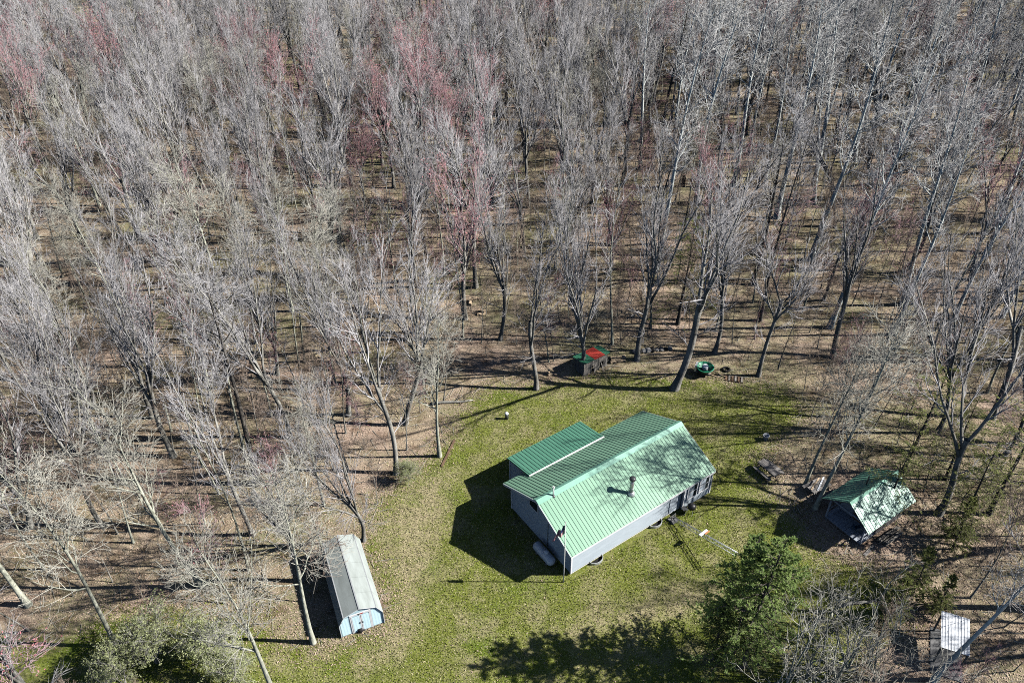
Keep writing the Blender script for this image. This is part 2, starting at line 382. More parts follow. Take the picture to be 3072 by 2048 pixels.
def slope_panels(parent, me, count, wdt, p0, along, up):
    """lay count ribbed sheets side by side from p0 along 'along', rising along 'up' (both unit vectors)"""
    a, u_ = Vector(along).normalized(), Vector(up).normalized(); n = a.cross(u_)
    for k in range(count):
        o = link('roof_panel', me, parent)
        p = Vector(p0) + a * (k * wdt) + n * 0.03
        o.matrix_local = Matrix(((a.x, u_.x, n.x, p.x), (a.y, u_.y, n.y, p.y), (a.z, u_.z, n.z, p.z), (0, 0, 0, 1)))
def window(parent, c, sv, nv, wd, ht, sashes=2, split=True, name='window'):
    """double-hung window in a wall: centre c, along sv, outward nv"""
    c, sv, nv = Vector(c), Vector(sv), Vector(nv); Z = Vector((0, 0, 1))
    M = Matrix(((sv.x, nv.x, 0, c.x), (sv.y, nv.y, 0, c.y), (0, 0, 1, c.z), (0, 0, 0, 1)))
    t = 0.09
    mb = MB()
    for x0, x1, z0, z1 in ((-wd / 2 - t, -wd / 2, -ht / 2 - t, ht / 2 + t), (wd / 2, wd / 2 + t, -ht / 2 - t, ht / 2 + t), (-wd / 2, wd / 2, ht / 2, ht / 2 + t), (-wd / 2, wd / 2, -ht / 2 - t, -ht / 2)):
        mb.box(x0, x1, 0.0, 0.055, z0, z1, M=M)
    wo = mb.build(name, 'white_trim', parent)
    MB().box(-wd / 2, wd / 2, 0.004, 0.045, -0.035, 0.035, M=M).build('meeting_rail', 'white_trim', wo)
    for k, (z0, z1) in enumerate(((-ht / 2, -0.035), (0.035, ht / 2))):
        MB().box(-wd / 2, wd / 2, 0.002, 0.026, z0, z1, M=M).build('pane', 'glass_dark', wo)
        MB().box(-wd / 2 + 0.02, wd / 2 - 0.30, 0.027, 0.030, z0 + 0.06, z1 - 0.02, M=M).build('pale_blue_panel', 'pale_blue_panel', wo)  # pale reflection on the glass, put in as a coloured panel
    return wo

# ------------------------------------------------------------------ main house
YAW = RAD(34.067)
HX, HY = 4.139, 36.215
L, W, HE, HR = 14.0, 7.73, 3.04, 4.84
OF, OB, OGN, OGF = 0.36, 0.50, 0.45, 0.05
SL = (HR - HE) / (W / 2)
def hloc(p):
    dx, dy = p[0] - HX, p[1] - HY
    return np.array([dx * math.cos(YAW) + dy * math.sin(YAW), -dx * math.sin(YAW) + dy * math.cos(YAW), p[2]])
def hw(u, v, z=0.0): return np.array([HX + u * math.cos(YAW) - v * math.sin(YAW), HY + u * math.sin(YAW) + v * math.cos(YAW), z])
house = thing('house', 'long one-storey house with green ribbed metal roof and pale blue siding', 'house', (HX, HY, 0), YAW)
V0, VB, UB = 0.10, -0.16, 11.0           # front wall line, bump-out line, where the bump-out starts
MB().box(0.05, L - 0.05, V0 + 0.05, W - 0.05, -0.1, 0.22).box(UB + 0.06, L - 0.06, VB + 0.06, V0 + 0.04, -0.1, 0.22).build('foundation', 'concrete', house)
zr = lambda v: HE + SL * (v if v < W / 2 else W - v)
mb = MB(); lap_wall(mb, (0, V0, 0.2), (1, 0, 0), (0, -1, 0), [(0, 0), (UB, 0), (UB, zr(V0) - 0.24), (0, zr(V0) - 0.24)]); mb.build('front_wall', 'siding', house)
mb = MB(); lap_wall(mb, (UB, VB, 0.2), (1, 0, 0), (0, -1, 0), [(0, 0), (L - UB, 0), (L - UB, zr(VB) - 0.24), (0, zr(VB) - 0.24)])
lap_wall(mb, (UB, V0 - 0.07, 0.2), (0, -1, 0), (-1, 0, 0), [(0, 0), (V0 - 0.07 - VB - 0.03, 0), (V0 - 0.07 - VB - 0.03, zr(VB) - 0.24), (0, zr(VB) - 0.24)]); mb.build('bump_out_wall', 'siding', house)
for u0, nrm, nm in ((0.0, -1, 'gable_wall'), (L, 1, 'gable_wall')):
    d = (0, -1, 0) if nrm < 0 else (0, 1, 0)
    va = V0 + 0.07
    pl = [(va, zr(va)), (W / 2, HR), (W - 0.07, HE + SL * 0.07)]
    if nrm < 0: poly = [(0, 0)] + [(W - 0.07 - v, z - 0.26) for v, z in pl[::-1]] + [(W - 0.07 - va, 0)]; org = (u0, W - 0.07, 0.2)
    else: poly = [(0, 0), (W - 0.07 - va, 0)] + [(v - va, z - 0.26) for v, z in pl[::-1]]; org = (u0, va, 0.2)
    mb = MB(); lap_wall(mb, org, d, (nrm, 0, 0), poly[:1] + (poly[1:] if nrm > 0 else poly[1:])); mb.build(nm, 'siding', house)
mb = MB(); lap_wall(mb, (L, W, 0.2), (-1, 0, 0), (0, 1, 0), [(0, 0), (L, 0), (L, HE - 0.24), (0, HE - 0.24)]); mb.build('back_wall', 'siding', house)
for (u, v, zt) in ((0, V0, zr(V0) - 0.1), (0, W, HE - 0.1), (L, VB, zr(VB) - 0.1), (L, W, HE - 0.1), (UB, VB, zr(VB) - 0.1)):
    MB().box(u - 0.06, u + 0.06, v - 0.06, v + 0.06, 0.16, zt).build('corner_trim', 'white_trim', house)
MB().box(0.1, UB - 0.1, V0 - 0.04, V0 - 0.024, 0.14, 0.2).build('base_trim', 'white_trim', house)
# roof: deck, ribbed sheets, ridge cap, fascias
sinu = SL / math.hypot(1, SL); cosu = 1 / math.hypot(1, SL)
r_deck = MB()
for sgn, v0, off in ((1, 0, OF), (-1, W, OB)):
    ve = v0 - sgn * off; ze = HE - SL * off
    r_deck.prism([(-OGN, ve, ze - 0.10), (L + OGF, ve, ze - 0.10), (L + OGF, W / 2 - sgn * 0.002, HR - 0.10), (-OGN, W / 2 - sgn * 0.002, HR - 0.10)], (0, 0, 0.10))
roof = r_deck.build('roof', 'deck_board', house)
RL = L + OGN + OGF; NP = 16; PW = RL / NP
lf = math.hypot(W / 2 + OF, SL * (W / 2 + OF)); lb = math.hypot(W / 2 + OB, SL * (W / 2 + OB))
slope_panels(roof, rib_panel('roof_panel_front', PW - 0.004, lf + 0.03, 3, 'roof_green'), NP, PW, (-OGN, -OF - 0.03 * cosu, HE - SL * OF - 0.03 * sinu), (1, 0, 0), (0, cosu, sinu))
slope_panels(roof, rib_panel('roof_panel_back', PW - 0.004, lb + 0.03, 3, 'roof_green'), NP, PW, (L + OGF, W + OB + 0.03 * cosu, HE - SL * OB - 0.03 * sinu), (-1, 0, 0), (0, -cosu, sinu))
mb = MB()
prof = [(-0.34, -0.34 * SL + 0.075), (-0.30, -0.30 * SL + 0.10), (0, 0.115), (0.30, -0.30 * SL + 0.10), (0.34, -0.34 * SL + 0.075)]
nseg = 1
mb.prism([(-OGN - 0.03, W / 2 + y, HR + z) for y, z in prof] , (RL + 0.06, 0, 0)); mb.build('ridge_cap', 'ridge_mint', roof)
for uu in (-OGN - 0.03, L + OGF + 0.005):
    for sgn, v0, off in ((1, 0, OF), (-1, W, OB)):
        ve = v0 - sgn * off; ze = HE - SL * off
        MB().prism([(uu, ve, ze - 0.17), (uu, W / 2 - sgn * 0.003, HR - 0.17), (uu, W / 2 - sgn * 0.003, HR + 0.045), (uu, ve, ze + 0.045)], (0.025, 0, 0)).build('rake_board', 'white_trim', roof)
for sgn, v0, off in ((1, 0, OF), (-1, W, OB)):
    ve = v0 - sgn * off; ze = HE - SL * off
    MB().box(-OGN, L + OGF, ve - 0.012 - sgn * 0.012, ve + 0.012 - sgn * 0.012, ze - 0.2, ze - 0.005).build('fascia', 'white_trim', roof)
# back addition with its lower, greener lean-to roof
AU0, AU1, AV1, AZ1 = 1.42, 8.95, 10.42, 2.72
AV0 = 7.32; AZ0 = HE + SL * (W - AV0) + 0.10
asl = (AZ0 - AZ1) / (AV1 - AV0); an = math.hypot(1, asl)
mb = MB()
aw = AV1 - 0.22
lap_wall(mb, (AU0 + 0.12, aw, 0.05), (0, -1, 0), (-1, 0, 0), [(0, 0), (aw - W - 0.02, 0), (aw - W - 0.02, AZ0 - asl * (W - AV0) - 0.2), (0, AZ1 + asl * 0.22 - 0.2)])
lap_wall(mb, (AU1 - 0.12, W + 0.02, 0.05), (0, 1, 0), (1, 0, 0), [(0, 0), (aw - W - 0.02, 0), (aw - W - 0.02, AZ1 + asl * 0.22 - 0.2), (0, AZ0 - asl * (W - AV0) - 0.2)])
lap_wall(mb, (AU1 - 0.19, aw, 0.05), (-1, 0, 0), (0, 1, 0), [(0, 0), (AU1 - AU0 - 0.38, 0), (AU1 - AU0 - 0.38, AZ1 + asl * 0.22 - 0.2), (0, AZ1 + asl * 0.22 - 0.2)])
mb.build('addition_wall', 'siding', house)
for u in (AU0 + 0.12, AU1 - 0.12): MB().box(u - 0.06, u + 0.06, aw - 0.06, aw + 0.06, 0, AZ1 - 0.12).build('corner_trim', 'white_trim', house)
aroof = MB().prism([(AU0, AV1, AZ1 - 0.11), (AU1, AV1, AZ1 - 0.11), (AU1, AV0, AZ0 - 0.11), (AU0, AV0, AZ0 - 0.11)], (0, 0, 0.1)).build('addition_roof', 'roof_emerald', house)
al = math.hypot(AV1 - AV0, AZ0 - AZ1)
slope_panels(aroof, rib_panel('addition_panel', (AU1 - AU0) / 8 - 0.004, al, 3, 'roof_emerald'), 8, (AU1 - AU0) / 8, (AU1, AV1, AZ1 - 0.012), (-1, 0, 0), (0, -1 / an, asl / an))
MB().prism([(AU0 - 0.03, AV0 - 0.06, AZ0 + 0.045), (AU0 - 0.03, AV0 + 0.03, AZ0 + 0.075), (AU0 - 0.03, AV0 + 0.03, AZ0 + 0.05), (AU0 - 0.03, AV0 - 0.05, AZ0 - 0.03)][::-1], (AU1 - AU0 + 0.06, 0, 0)).build('flashing', 'pvc', aroof)
# windows on the bump-out and gable, gable vent window
bz = 0.2
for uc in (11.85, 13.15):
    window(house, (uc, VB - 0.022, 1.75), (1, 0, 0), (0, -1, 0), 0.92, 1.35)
# small slanted gable window with white frame
mb = MB()
def slant(v0, v1, zb, ins, x, d):
    zt = lambda v: HR - SL * abs(v - W / 2) - 0.62
    return [(x, v0 + ins, zb + ins), (x, v0 + ins, zt(v0 + ins) - ins), (x, v1 - ins, zt(v1 - ins) - ins), (x, v1 - ins, zb + ins)]
gw = MB().prism(slant(4.15, 5.35, 2.85, 0, -0.05, 0), (0.045, 0, 0)).build('gable_window', 'white_trim', house)
MB().prism(slant(4.15, 5.35, 2.85, 0.10, -0.056, 0), (0.02, 0, 0)).build('pane', 'glass_dark', gw)
# door in the shaded stretch of wall
dr = MB().box(9.75, 10.65, V0 - 0.05, V0 - 0.022, 0.22, 2.3).build('door', 'pale_blue_panel', house)
MB().box(10.5, 10.56, V0 - 0.10, V0 - 0.05, 1.15, 1.21).build('handle', 'steel_dark', dr)
MB().tube([(-0.06, 2.9, 0.4), (-0.06, 2.9, 3.0)], 0.02, 6).build('conduit', 'steel_dark', house)
# flue and vent
cu, cv, czf = 6.48, 1.20, HE + SL * 1.20
ch = thing('stove_pipe', 'thick metal stove pipe with dark round cap on the front roof slope', 'chimney', hw(cu, cv, czf), YAW)
MB().lathe([(0.30, -0.10), (0.28, 0.14), (0.19, 0.22), (0.17, 0.26)], 18).build('flashing', 'galvanised', ch, True)
MB().lathe([(0.145, 0.1), (0.145, 1.55)], 18).build('pipe', 'steel', ch, True)
MB().lathe([(0.155, 0.62), (0.165, 0.63), (0.165, 0.67), (0.155, 0.68)], 18).build('band', 'galvanised', ch, True)
MB().lathe([(0.15, 1.50), (0.23, 1.54), (0.25, 1.60), (0.25, 1.72), (0.16, 1.79), (0.02, 1.82)], 18).build('cap', 'steel_dark', ch, True)
vt = thing('vent_pipe', 'slim white plastic vent pipe at the near end of the ridge', 'vent pipe', hw(0.92, 3.62, zr(3.62)), YAW)
MB().lathe([(0.055, -0.1), (0.055, 0.92)], 12).build('pipe', 'pvc', vt, True)
MB().lathe([(0.06, 0.88), (0.09, 0.90), (0.09, 1.0), (0.045, 1.0), (0.045, 0.94)], 12).build('cap', 'pvc', vt, True)
MB().lathe([(0.17, -0.06), (0.15, 0.06), (0.065, 0.12)], 12).build('boot', 'steel_dark', vt, True)

# window wells along the front wall
for k, (u, lab) in enumerate(((2.35, 'curved galvanised window well by the corner near the flagpole'), (8.35, 'curved galvanised window well near the leaning lattice mast'))):
    t = thing('window_well', lab, 'window well', hw(u, V0 - 0.03), YAW, 'window wells along the front wall')
    mb = MB()
    for i in range(14):
        a0, a1 = math.pi + i * math.pi / 14, math.pi + (i + 1) * math.pi / 14
        pr = [(0.62 * math.cos(a), 0.45 * math.sin(a)) for a in (a0, a1)]; pi_ = [(0.57 * math.cos(a), 0.41 * math.sin(a)) for a in (a0, a1)]
        mb.add([(*pr[0], 0), (*pr[1], 0), (*pr[1], 0.24), (*pr[0], 0.24), (*pi_[0], 0), (*pi_[1], 0), (*pi_[1], 0.24), (*pi_[0], 0.24)],
               [(0, 1, 2, 3), (5, 4, 7, 6), (3, 2, 6, 7)])
    mb.build('rim', 'galvanised', t)
    MB().add([(0.57 * math.cos(math.pi + i * math.pi / 12), 0.41 * math.sin(math.pi + i * math.pi / 12), 0.02) for i in range(13)], [tuple(range(13))]).build('bed', 'rubber', t)

# propane tank beside the gable
tc_ = hw(-0.72, 2.45)
tk = thing('propane_tank', 'white horizontal propane tank in the shade of the gable wall', 'gas tank', tc_, YAW + math.pi / 2)
prof = [(0.02, -1.14)] + [(0.38 * math.sin(a), -0.84 - 0.30 * math.cos(a)) for a in np.linspace(0.25, math.pi / 2, 7)] + [(0.38 * math.sin(a), 0.84 - 0.30 * math.cos(a)) for a in np.linspace(math.pi / 2, math.pi - 0.25, 7)] + [(0.02, 1.14)]
mb = MB().lathe(prof, 22); mb.v = [(z, y, 0.55 + x) for x, y, z in mb.v]; mb.build('shell', 'tank_white', tk, True)
dm = MB().lathe([(0.20, 0.90), (0.20, 1.0), (0.15, 1.08), (0.03, 1.11)], 16, c=(-0.25, 0, 0)).build('dome', 'tank_white', tk, True)
for x in (-0.6, 0.6): MB().box(x - 0.08, x + 0.08, -0.3, 0.3, 0, 0.24).build('foot', 'concrete', tk)
MB().tube([(0.25, 0, 0.92), (0.25, 0, 1.0), (0.42, -0.1, 1.0)], 0.025, 6).build('valve', 'steel', tk)

# flagpole and flag
fp = thing('flagpole', 'slim white flagpole standing by the near corner of the house', 'flagpole', gp(1690, 1745))
FH = 6.6
MB().tube([(0, 0, 0), (0, 0, 3), (-0.03, 0, FH)], [0.04, 0.034, 0.022], 8).build('pole', 'pvc', fp, True)
MB().lathe([(0.01, FH - 0.02), (0.05, FH + 0.03), (0.055, FH + 0.06), (0.02, FH + 0.1)], 10, c=(-0.03, 0, 0)).build('finial', 'steel', fp, True)
MB().tube([(0.03, -0.05, 1.1), (0.035, -0.05, 4), (0.0, -0.03, FH - 0.1)], 0.008, 4).build('halyard', 'flag_white', fp)
fl = thing('flag', 'red, white and blue striped flag hanging limp from the flagpole', 'flag', gp(1690, 1745) + np.array([-0.03, 0, FH - 0.25]))
def flag_pt(a, b, e=0.0):
    out = 0.95 * b * (1 - 0.10 * a) * (0.62 + 0.38 * a)
    z = -a * 0.92 - b * 0.86 + 0.18 * b * a
    y = 0.13 * math.sin(b * 11 + a * 1.5) * min(1, b * 4) + e
    return (-0.03 - out, y, z)
for mat_, pred, nm in (('flag_red', 0, 'red_stripes'), ('flag_white', 1, 'white_stripes'), ('flag_blue', 2, 'blue_canton')):
    mb = MB()
    for i in range(13):
        for j in range(20):
            m_ = 2 if (i < 7 and j < 8) else i % 2
            if m_ == pred:
                c4 = [(i / 13, j / 20), (i / 13, (j + 1) / 20), ((i + 1) / 13, (j + 1) / 20), ((i + 1) / 13, j / 20)]
                mb.add([flag_pt(*q, 0.002) for q in c4] + [flag_pt(*q, -0.002) for q in c4], [(0, 1, 2, 3), (7, 6, 5, 4)])
    mb.build(nm, mat_, fl)
mb = MB()
for r_ in range(9):
    for c_ in range(6 if r_ % 2 == 0 else 5):
        a = (r_ + 0.9) * 7 / 13 / 9.8; b = (c_ + (0.6 if r_ % 2 == 0 else 1.1)) * 0.4 / 6.2
        for e in (0.006, -0.006):
            p = flag_pt(a, b, e); s_ = 0.016
            q = []
            for k in range(10):
                an_ = k * math.pi / 5 + math.pi / 2; rr = s_ * (1 if k % 2 == 0 else 0.42)
                q.append((p[0] + rr * math.cos(an_), p[1], p[2] + rr * math.sin(an_)))
            mb.add(q, [tuple(range(10))])
st_ = mb.build('stars', 'flag_white', fl); st_['kind'] = 'stuff'

# black grill beside the bump-out
g = gp(2072, 1536)
gr_ = thing('barbecue_grill', 'black round kettle barbecue grill on legs by the front windows', 'grill', g, 0.3)
MB().lathe([(0.05, 0.42), (0.22, 0.46), (0.31, 0.56), (0.34, 0.68), (0.34, 0.70), (0.30, 0.82), (0.20, 0.92), (0.04, 0.96)], 20).build('kettle', 'black', gr_, True)
for k in range(3):
    a = k * 2.1 + 0.4
    MB().tube([(0.22 * math.cos(a), 0.22 * math.sin(a), 0.5), (0.38 * math.cos(a), 0.38 * math.sin(a), 0)], 0.015, 6).build('leg', 'galvanised', gr_)
MB().box(-0.82, -0.38, -0.2, 0.2, 0.66, 0.69).build('side_shelf', 'steel_dark', gr_)
MB().tube([(-0.07, 0, 0.95), (-0.07, 0, 1.02), (0.07, 0, 1.02), (0.07, 0, 0.95)], 0.012, 6).build('handle', 'steel', gr_)
MB().tube([(-0.45, -0.22, 0.68), (-0.78, -0.22, 0.12)], 0.018, 6).build('brace', 'galvanised', gr_)

# lattice mast, tilted over its hinge
b0 = gp(2020, 1562); t0 = gp(2200, 1710)
tw = thing('lattice_mast', 'galvanised lattice antenna mast tipped over on the lawn in front of the house', 'antenna mast', b0, math.atan2(t0[1] - b0[1], t0[0] - b0[0]))
th = math.atan2(1.55, 5.95); ct, st2 = math.cos(th), math.sin(th)
def T(x, y, z): return (x * ct - z * st2, y, 0.25 + x * st2 + z * ct)
TLEN = 6.2; tri = [(-0.16, 0.0), (0.16, 0.0), (0.0, 0.27)]
for y, z in tri: MB().tube([T(0, y, z), T(TLEN, y, z)], 0.024, 6).build('rail', 'galvanised', tw, True)
for k in range(16):
    x0_, x1_ = 0.1 + k * 0.38, 0.1 + (k + 1) * 0.38
    mb = MB()
    for i in range(3):
        p, q = tri[i], tri[(i + 1) % 3]
        if k % 2: p, q = q, p
        mb.tube([T(x0_, *p), T(x1_, *q)], 0.011, 4)
    mb.build('lattice_brace', 'galvanised', tw)
pl_ = MB()
Mb = Matrix.Rotation(-th, 4, 'Y')
pl_.bar(T(3.05, -0.42, 0.32), T(3.05, 0.42, 0.32), 0.22, 0.05, up=(0, 0, 1)).build('joint_plate', 'flag_white', tw)
MB().bar(T(3.22, -0.05, 0.31), T(3.22, 0.46, 0.31), 0.10, 0.05).build('wooden_block', 'orange', tw)
MB().box(-0.35, 0.25, -0.3, 0.3, 0, 0.16).build('footing', 'concrete', tw)
MB().bar((-0.05, -0.2, 0.1), (-0.05, -0.2, 0.7), 0.06).bar((-0.05, 0.2, 0.1), (-0.05, 0.2, 0.7), 0.06).bar((-0.05, -0.2, 0.66), (-0.05, 0.2, 0.66), 0.05).build('hinge_frame', 'steel', tw)
MB().tube([T(5.9, 0, 0.1), (5.6, 0.15, 0.0)], 0.025, 6).build('prop', 'wood_grey', tw)

# ------------------------------------------------------------------ gambrel shed
SA = gp(1025.3, 1910.7); SB = gp(1153.9, 1865.5)
sy = math.atan2(SB[1] - SA[1], SB[0] - SA[0]); SW = float(np.linalg.norm(SB - SA)); SLn = 6.6
shed = thing('storage_shed', 'small blue-grey metal storage shed with a gambrel roof and double doors', 'shed', SA, sy)
pr = [(0, 0.0), (0, 1.35), (0.13 * SW, 2.12), (0.5 * SW, 2.55), (0.87 * SW, 2.12), (SW, 1.35), (SW, 0)]
for y0_, nm in ((0.0, 'front_wall'), (SLn - 0.04, 'back_wall')):
    MB().prism([(x, y0_, max(0.03, z - 0.02)) for x, z in pr[::-1]], (0, 0.04, 0)).build(nm, 'shed_blue', shed)
for x in (0.0, SW - 0.03): MB().box(x, x + 0.03, 0.05, SLn - 0.05, 0.03, 1.33).build('side_wall', 'shed_blue', shed)
sroof = MB()
outl = pr[1:6]
sroof.prism([(x, -0.06, z - 0.02) for x, z in outl[::-1]] + [(x, -0.06, z - 0.045) for x, z in outl], (0, SLn + 0.12, 0))
sr = sroof.build('roof', 'shed_roof', shed)
for (xa, za), (xb, zb) in zip(outl[:-1], outl[1:]):
    ln = math.hypot(xb - xa, zb - za); n_ = 5
    me = None
    dx, dz = (xb - xa) / ln, (zb - za) / ln
    for k in range(n_):
        y0_, y1_ = -0.08 + k * (SLn + 0.16) / n_, -0.08 + (k + 1) * (SLn + 0.16) / n_ - 0.012
        e = 0.022
        nxx, nzz = -dz, dx
        MB().prism([(xa - dx * 0.01, y0_, za - dz * 0.01), (xb + dx * 0.01, y0_, zb + dz * 0.01), (xb + dx * 0.01 + nxx * e, y0_, zb + dz * 0.01 + nzz * e), (xa - dx * 0.01 + nxx * e, y0_, za - dz * 0.01 + nzz * e)][::-1], (0, y1_ - y0_, 0)).build('roof_sheet', 'shed_roof', sr)
for x, z in outl[1:4]: MB().box(x - 0.04, x + 0.04, -0.1, SLn + 0.1, z + 0.012, z + 0.035).build('seam_cap', 'galvanised', sr)
# front: trim following the gambrel, siding ribs, doors
for (xa, za), (xb, zb) in zip(pr[:-1], pr[1:]):
    MB().bar((xa, -0.035, max(za, 0.03)), (xb, -0.035, max(zb, 0.03)), 0.03, 0.12, up=(0, 1, 0)).build('edge_trim', 'white_trim', shed) if True else None
ribs = MB()
for k in range(15):
    z = 0.14 + k * 0.12
    hw_ = 0 if z < 1.35 else (z - 1.35) / (2.12 - 1.35) * 0.13 * SW
    for a, b in ((0.10 + hw_, 0.26 * SW - 0.02), (0.74 * SW + 0.02, SW - 0.10 - hw_)):
        if b - a > 0.1: ribs.prism([(a, -0.001, z - 0.04), (a, -0.03, z), (a, -0.001, z + 0.05)], (b - a, 0, 0))
rb = ribs.build('wall_ribs', 'shed_blue', shed); rb['kind'] = 'stuff'
MB().box(0.26 * SW, 0.74 * SW, -0.05, -0.002, 1.90, 2.06).build('door_header', 'white_trim', shed)
for k, (a, b) in enumerate(((0.285 * SW, 0.495 * SW), (0.505 * SW, 0.715 * SW))):
    d = MB().box(a, b, -0.045, -0.002, 0.06, 1.89).build('door', 'shed_blue', shed)
    for xx in (a + 0.035, b - 0.035): MB().box(xx - 0.035, xx + 0.035, -0.062, -0.045, 0.06, 1.89).build('stile', 'white_trim', d)
    mb = MB()
    for q in range(14):
        z = 0.16 + q * 0.12
        mb.prism([(a + 0.075, -0.046, z - 0.04), (a + 0.075, -0.072, z), (a + 0.075, -0.046, z + 0.05)], (b - a - 0.15, 0, 0))
    mb.build('louvre', 'shed_blue', d)
    MB().box((b - 0.10) if k == 0 else (a + 0.06), (b - 0.06) if k == 0 else (a + 0.10), -0.10, -0.062, 0.95, 1.1).build('handle', 'steel_dark', d)
for xx in (0.27 * SW, 0.73 * SW): MB().box(xx - 0.04, xx + 0.04, -0.05, -0.002, 0.05, 1.898).build('door_jamb', 'white_trim', shed)
pt = MB().box(0.44 * SW, 0.50 * SW, -0.062, -0.051, 1.93, 2.02).build('name_plate', 'black', shed); pt['label'] = 'small black and red plate above the doors'
MB().box(0.50 * SW + 0.004, 0.57 * SW, -0.062, -0.051, 1.93, 2.02).build('plate_end', 'panel_red', pt)
bk = gp(1082, 1893)
tag(MB().lathe([(0.13, 0), (0.17, 0.02), (0.17, 0.32), (0.15, 0.36), (0.02, 0.36)], 14).build('bucket', 'rubber', None, True), 'dark bucket in front of the shed doors', 'bucket').location = bk
tag(MB().lathe([(0.10, 0), (0.13, 0.03), (0.11, 0.15), (0.02, 0.17)], 10).build('stone', 'stone', None), 'small dark stone lying by the shed doors', 'stone').location = gp(1095, 1886)

# ------------------------------------------------------------------ guest cabin with porch, right
CY = RAD(33.0); CO = gp(2577, 1640, 0.0)
def cw(u, v, z=0.0): return np.array([CO[0] + u * math.cos(CY) - v * math.sin(CY), CO[1] + u * math.sin(CY) + v * math.cos(CY), z])
cab = thing('cabin', 'small cabin with green metal roof and an open railed porch under the trees', 'cabin', CO, CY)
CW_, CL, CE, CR, CPO = 3.3, 5.0, 2.45, 3.62, 1.7
csl = (CR - CE) / (CW_ / 2)
for v in (0.15, CW_ - 0.15):
    for u in (0.15, 2.5, CL - 0.15): MB().box(u - 0.1, u + 0.1, v - 0.1, v + 0.1, -0.1, 0.2).build('pier', 'concrete', cab)
fl_ = MB().box(0, CL, 0, CW_, 0.2, 0.3).build('floor', 'cabin_wood', cab)
for k in range(11): MB().box(0.0, CPO - 0.01, 0.005 + k * CW_ / 11, (k + 1) * CW_ / 11 - 0.012, 0.302, 0.335).build('porch_board', 'cabin_paint', fl_)
mb = MB(); lap_wall(mb, (CPO, 0.03, 0.3), (1, 0, 0), (0, -1, 0), [(0, 0), (CL - CPO, 0), (CL - CPO, CE - 0.42), (0, CE - 0.42)], 0.16)
lap_wall(mb, (CL, CW_ - 0.03, 0.3), (-1, 0, 0), (0, 1, 0), [(0, 0), (CL - CPO, 0), (CL - CPO, CE - 0.42), (0, CE - 0.42)], 0.16); mb.build('side_wall', 'cabin_wood', cab)
gpoly = [(0, 0), (CW_ - 0.2, 0), (CW_ - 0.2, CE - 0.42), (CW_ / 2 - 0.1, CR - 0.5), (0, CE - 0.42)]
mb = MB(); lap_wall(mb, (CPO, CW_ - 0.1, 0.3), (0, -1, 0), (-1, 0, 0), gpoly, 0.16); mb.build('gable_wall', 'cabin_paint', cab)
mb = MB(); lap_wall(mb, (CL, 0.1, 0.3), (0, 1, 0), (1, 0, 0), gpoly, 0.16); mb.build('gable_wall', 'cabin_wood', cab)
cd_ = MB().box(CPO - 0.06, CPO - 0.024, 1.2, 2.05, 0.34, 2.2).build('door', 'wood_brown', cab)
MB().box(CPO - 0.10, CPO - 0.06, 1.26, 1.31, 1.2, 1.3).build('handle', 'steel', cd_)
for v in (0.07, CW_ - 0.07): MB().box(0.02, 0.14, v - 0.06, v + 0.06, 0.34, CE - 0.02).build('porch_post', 'cabin_paint', cab)
MB().box(0.02, 0.12, 0.13, CW_ - 0.13, CE - 0.16, CE - 0.02).build('porch_beam', 'cabin_paint', cab)
for (va, vb) in ((0.0, CW_ / 2), (CW_, CW_ / 2)):
    MB().bar((0.07, va, CE - 0.06), (0.07, vb, CR - 0.12), 0.09, 0.11).build('rafter', 'cabin_paint', cab)
for a, b in (((0.2, 0.07, 1.1), (CPO - 0.05, 0.07, 1.1)), ((0.2, CW_ - 0.07, 1.1), (CPO - 0.05, CW_ - 0.07, 1.1)), ((0.2, 0.07, 0.6), (CPO - 0.05, 0.07, 0.6)), ((0.2, CW_ - 0.07, 0.6), (CPO - 0.05, CW_ - 0.07, 0.6))):
    MB().bar(a, b, 0.05, 0.08).build('rail', 'cabin_paint', cab)
CO_E, CO_G = 0.45, 0.35
dk = MB()
for sgn, v0 in ((1, 0.0), (-1, CW_)):
    ve = v0 - sgn * CO_E; ze = CE - csl * CO_E
    dk.prism([(-CO_G, ve, ze - 0.02), (CL + CO_G, ve, ze - 0.02), (CL + CO_G, CW_ / 2 - sgn * 0.002, CR - 0.02), (-CO_G, CW_ / 2 - sgn * 0.002, CR - 0.02)], (0, 0, 0.06))
crf = dk.build('roof', 'deck_board', cab)
cc = 1 / math.hypot(1, csl); cs_ = csl * cc; clen = (CW_ / 2 + CO_E) / cc; cn = 6; cpw = (CL + 2 * CO_G) / cn
cpm = rib_panel('cabin_panel', cpw - 0.004, clen, 3, 'roof_cabin')
slope_panels(crf, cpm, cn, cpw, (-CO_G, -CO_E, CE - csl * CO_E + 0.035), (1, 0, 0), (0, cc, cs_))
slope_panels(crf, cpm, cn, cpw, (CL + CO_G, CW_ + CO_E, CE - csl * CO_E + 0.035), (-1, 0, 0), (0, -cc, cs_))
MB().prism([(-CO_G - 0.02, CW_ / 2 + y, CR + z) for y, z in ((-0.2, -0.2 * csl + 0.10), (0, 0.14), (0.2, -0.2 * csl + 0.10))], (CL + 2 * CO_G + 0.04, 0, 0)).build('ridge_cap', 'roof_cabin', crf)
MB().tube([(2.6, 2.3, CR - 0.4), (2.6, 2.3, CR + 0.55)], 0.06, 8).build('flue', 'steel_dark', crf)
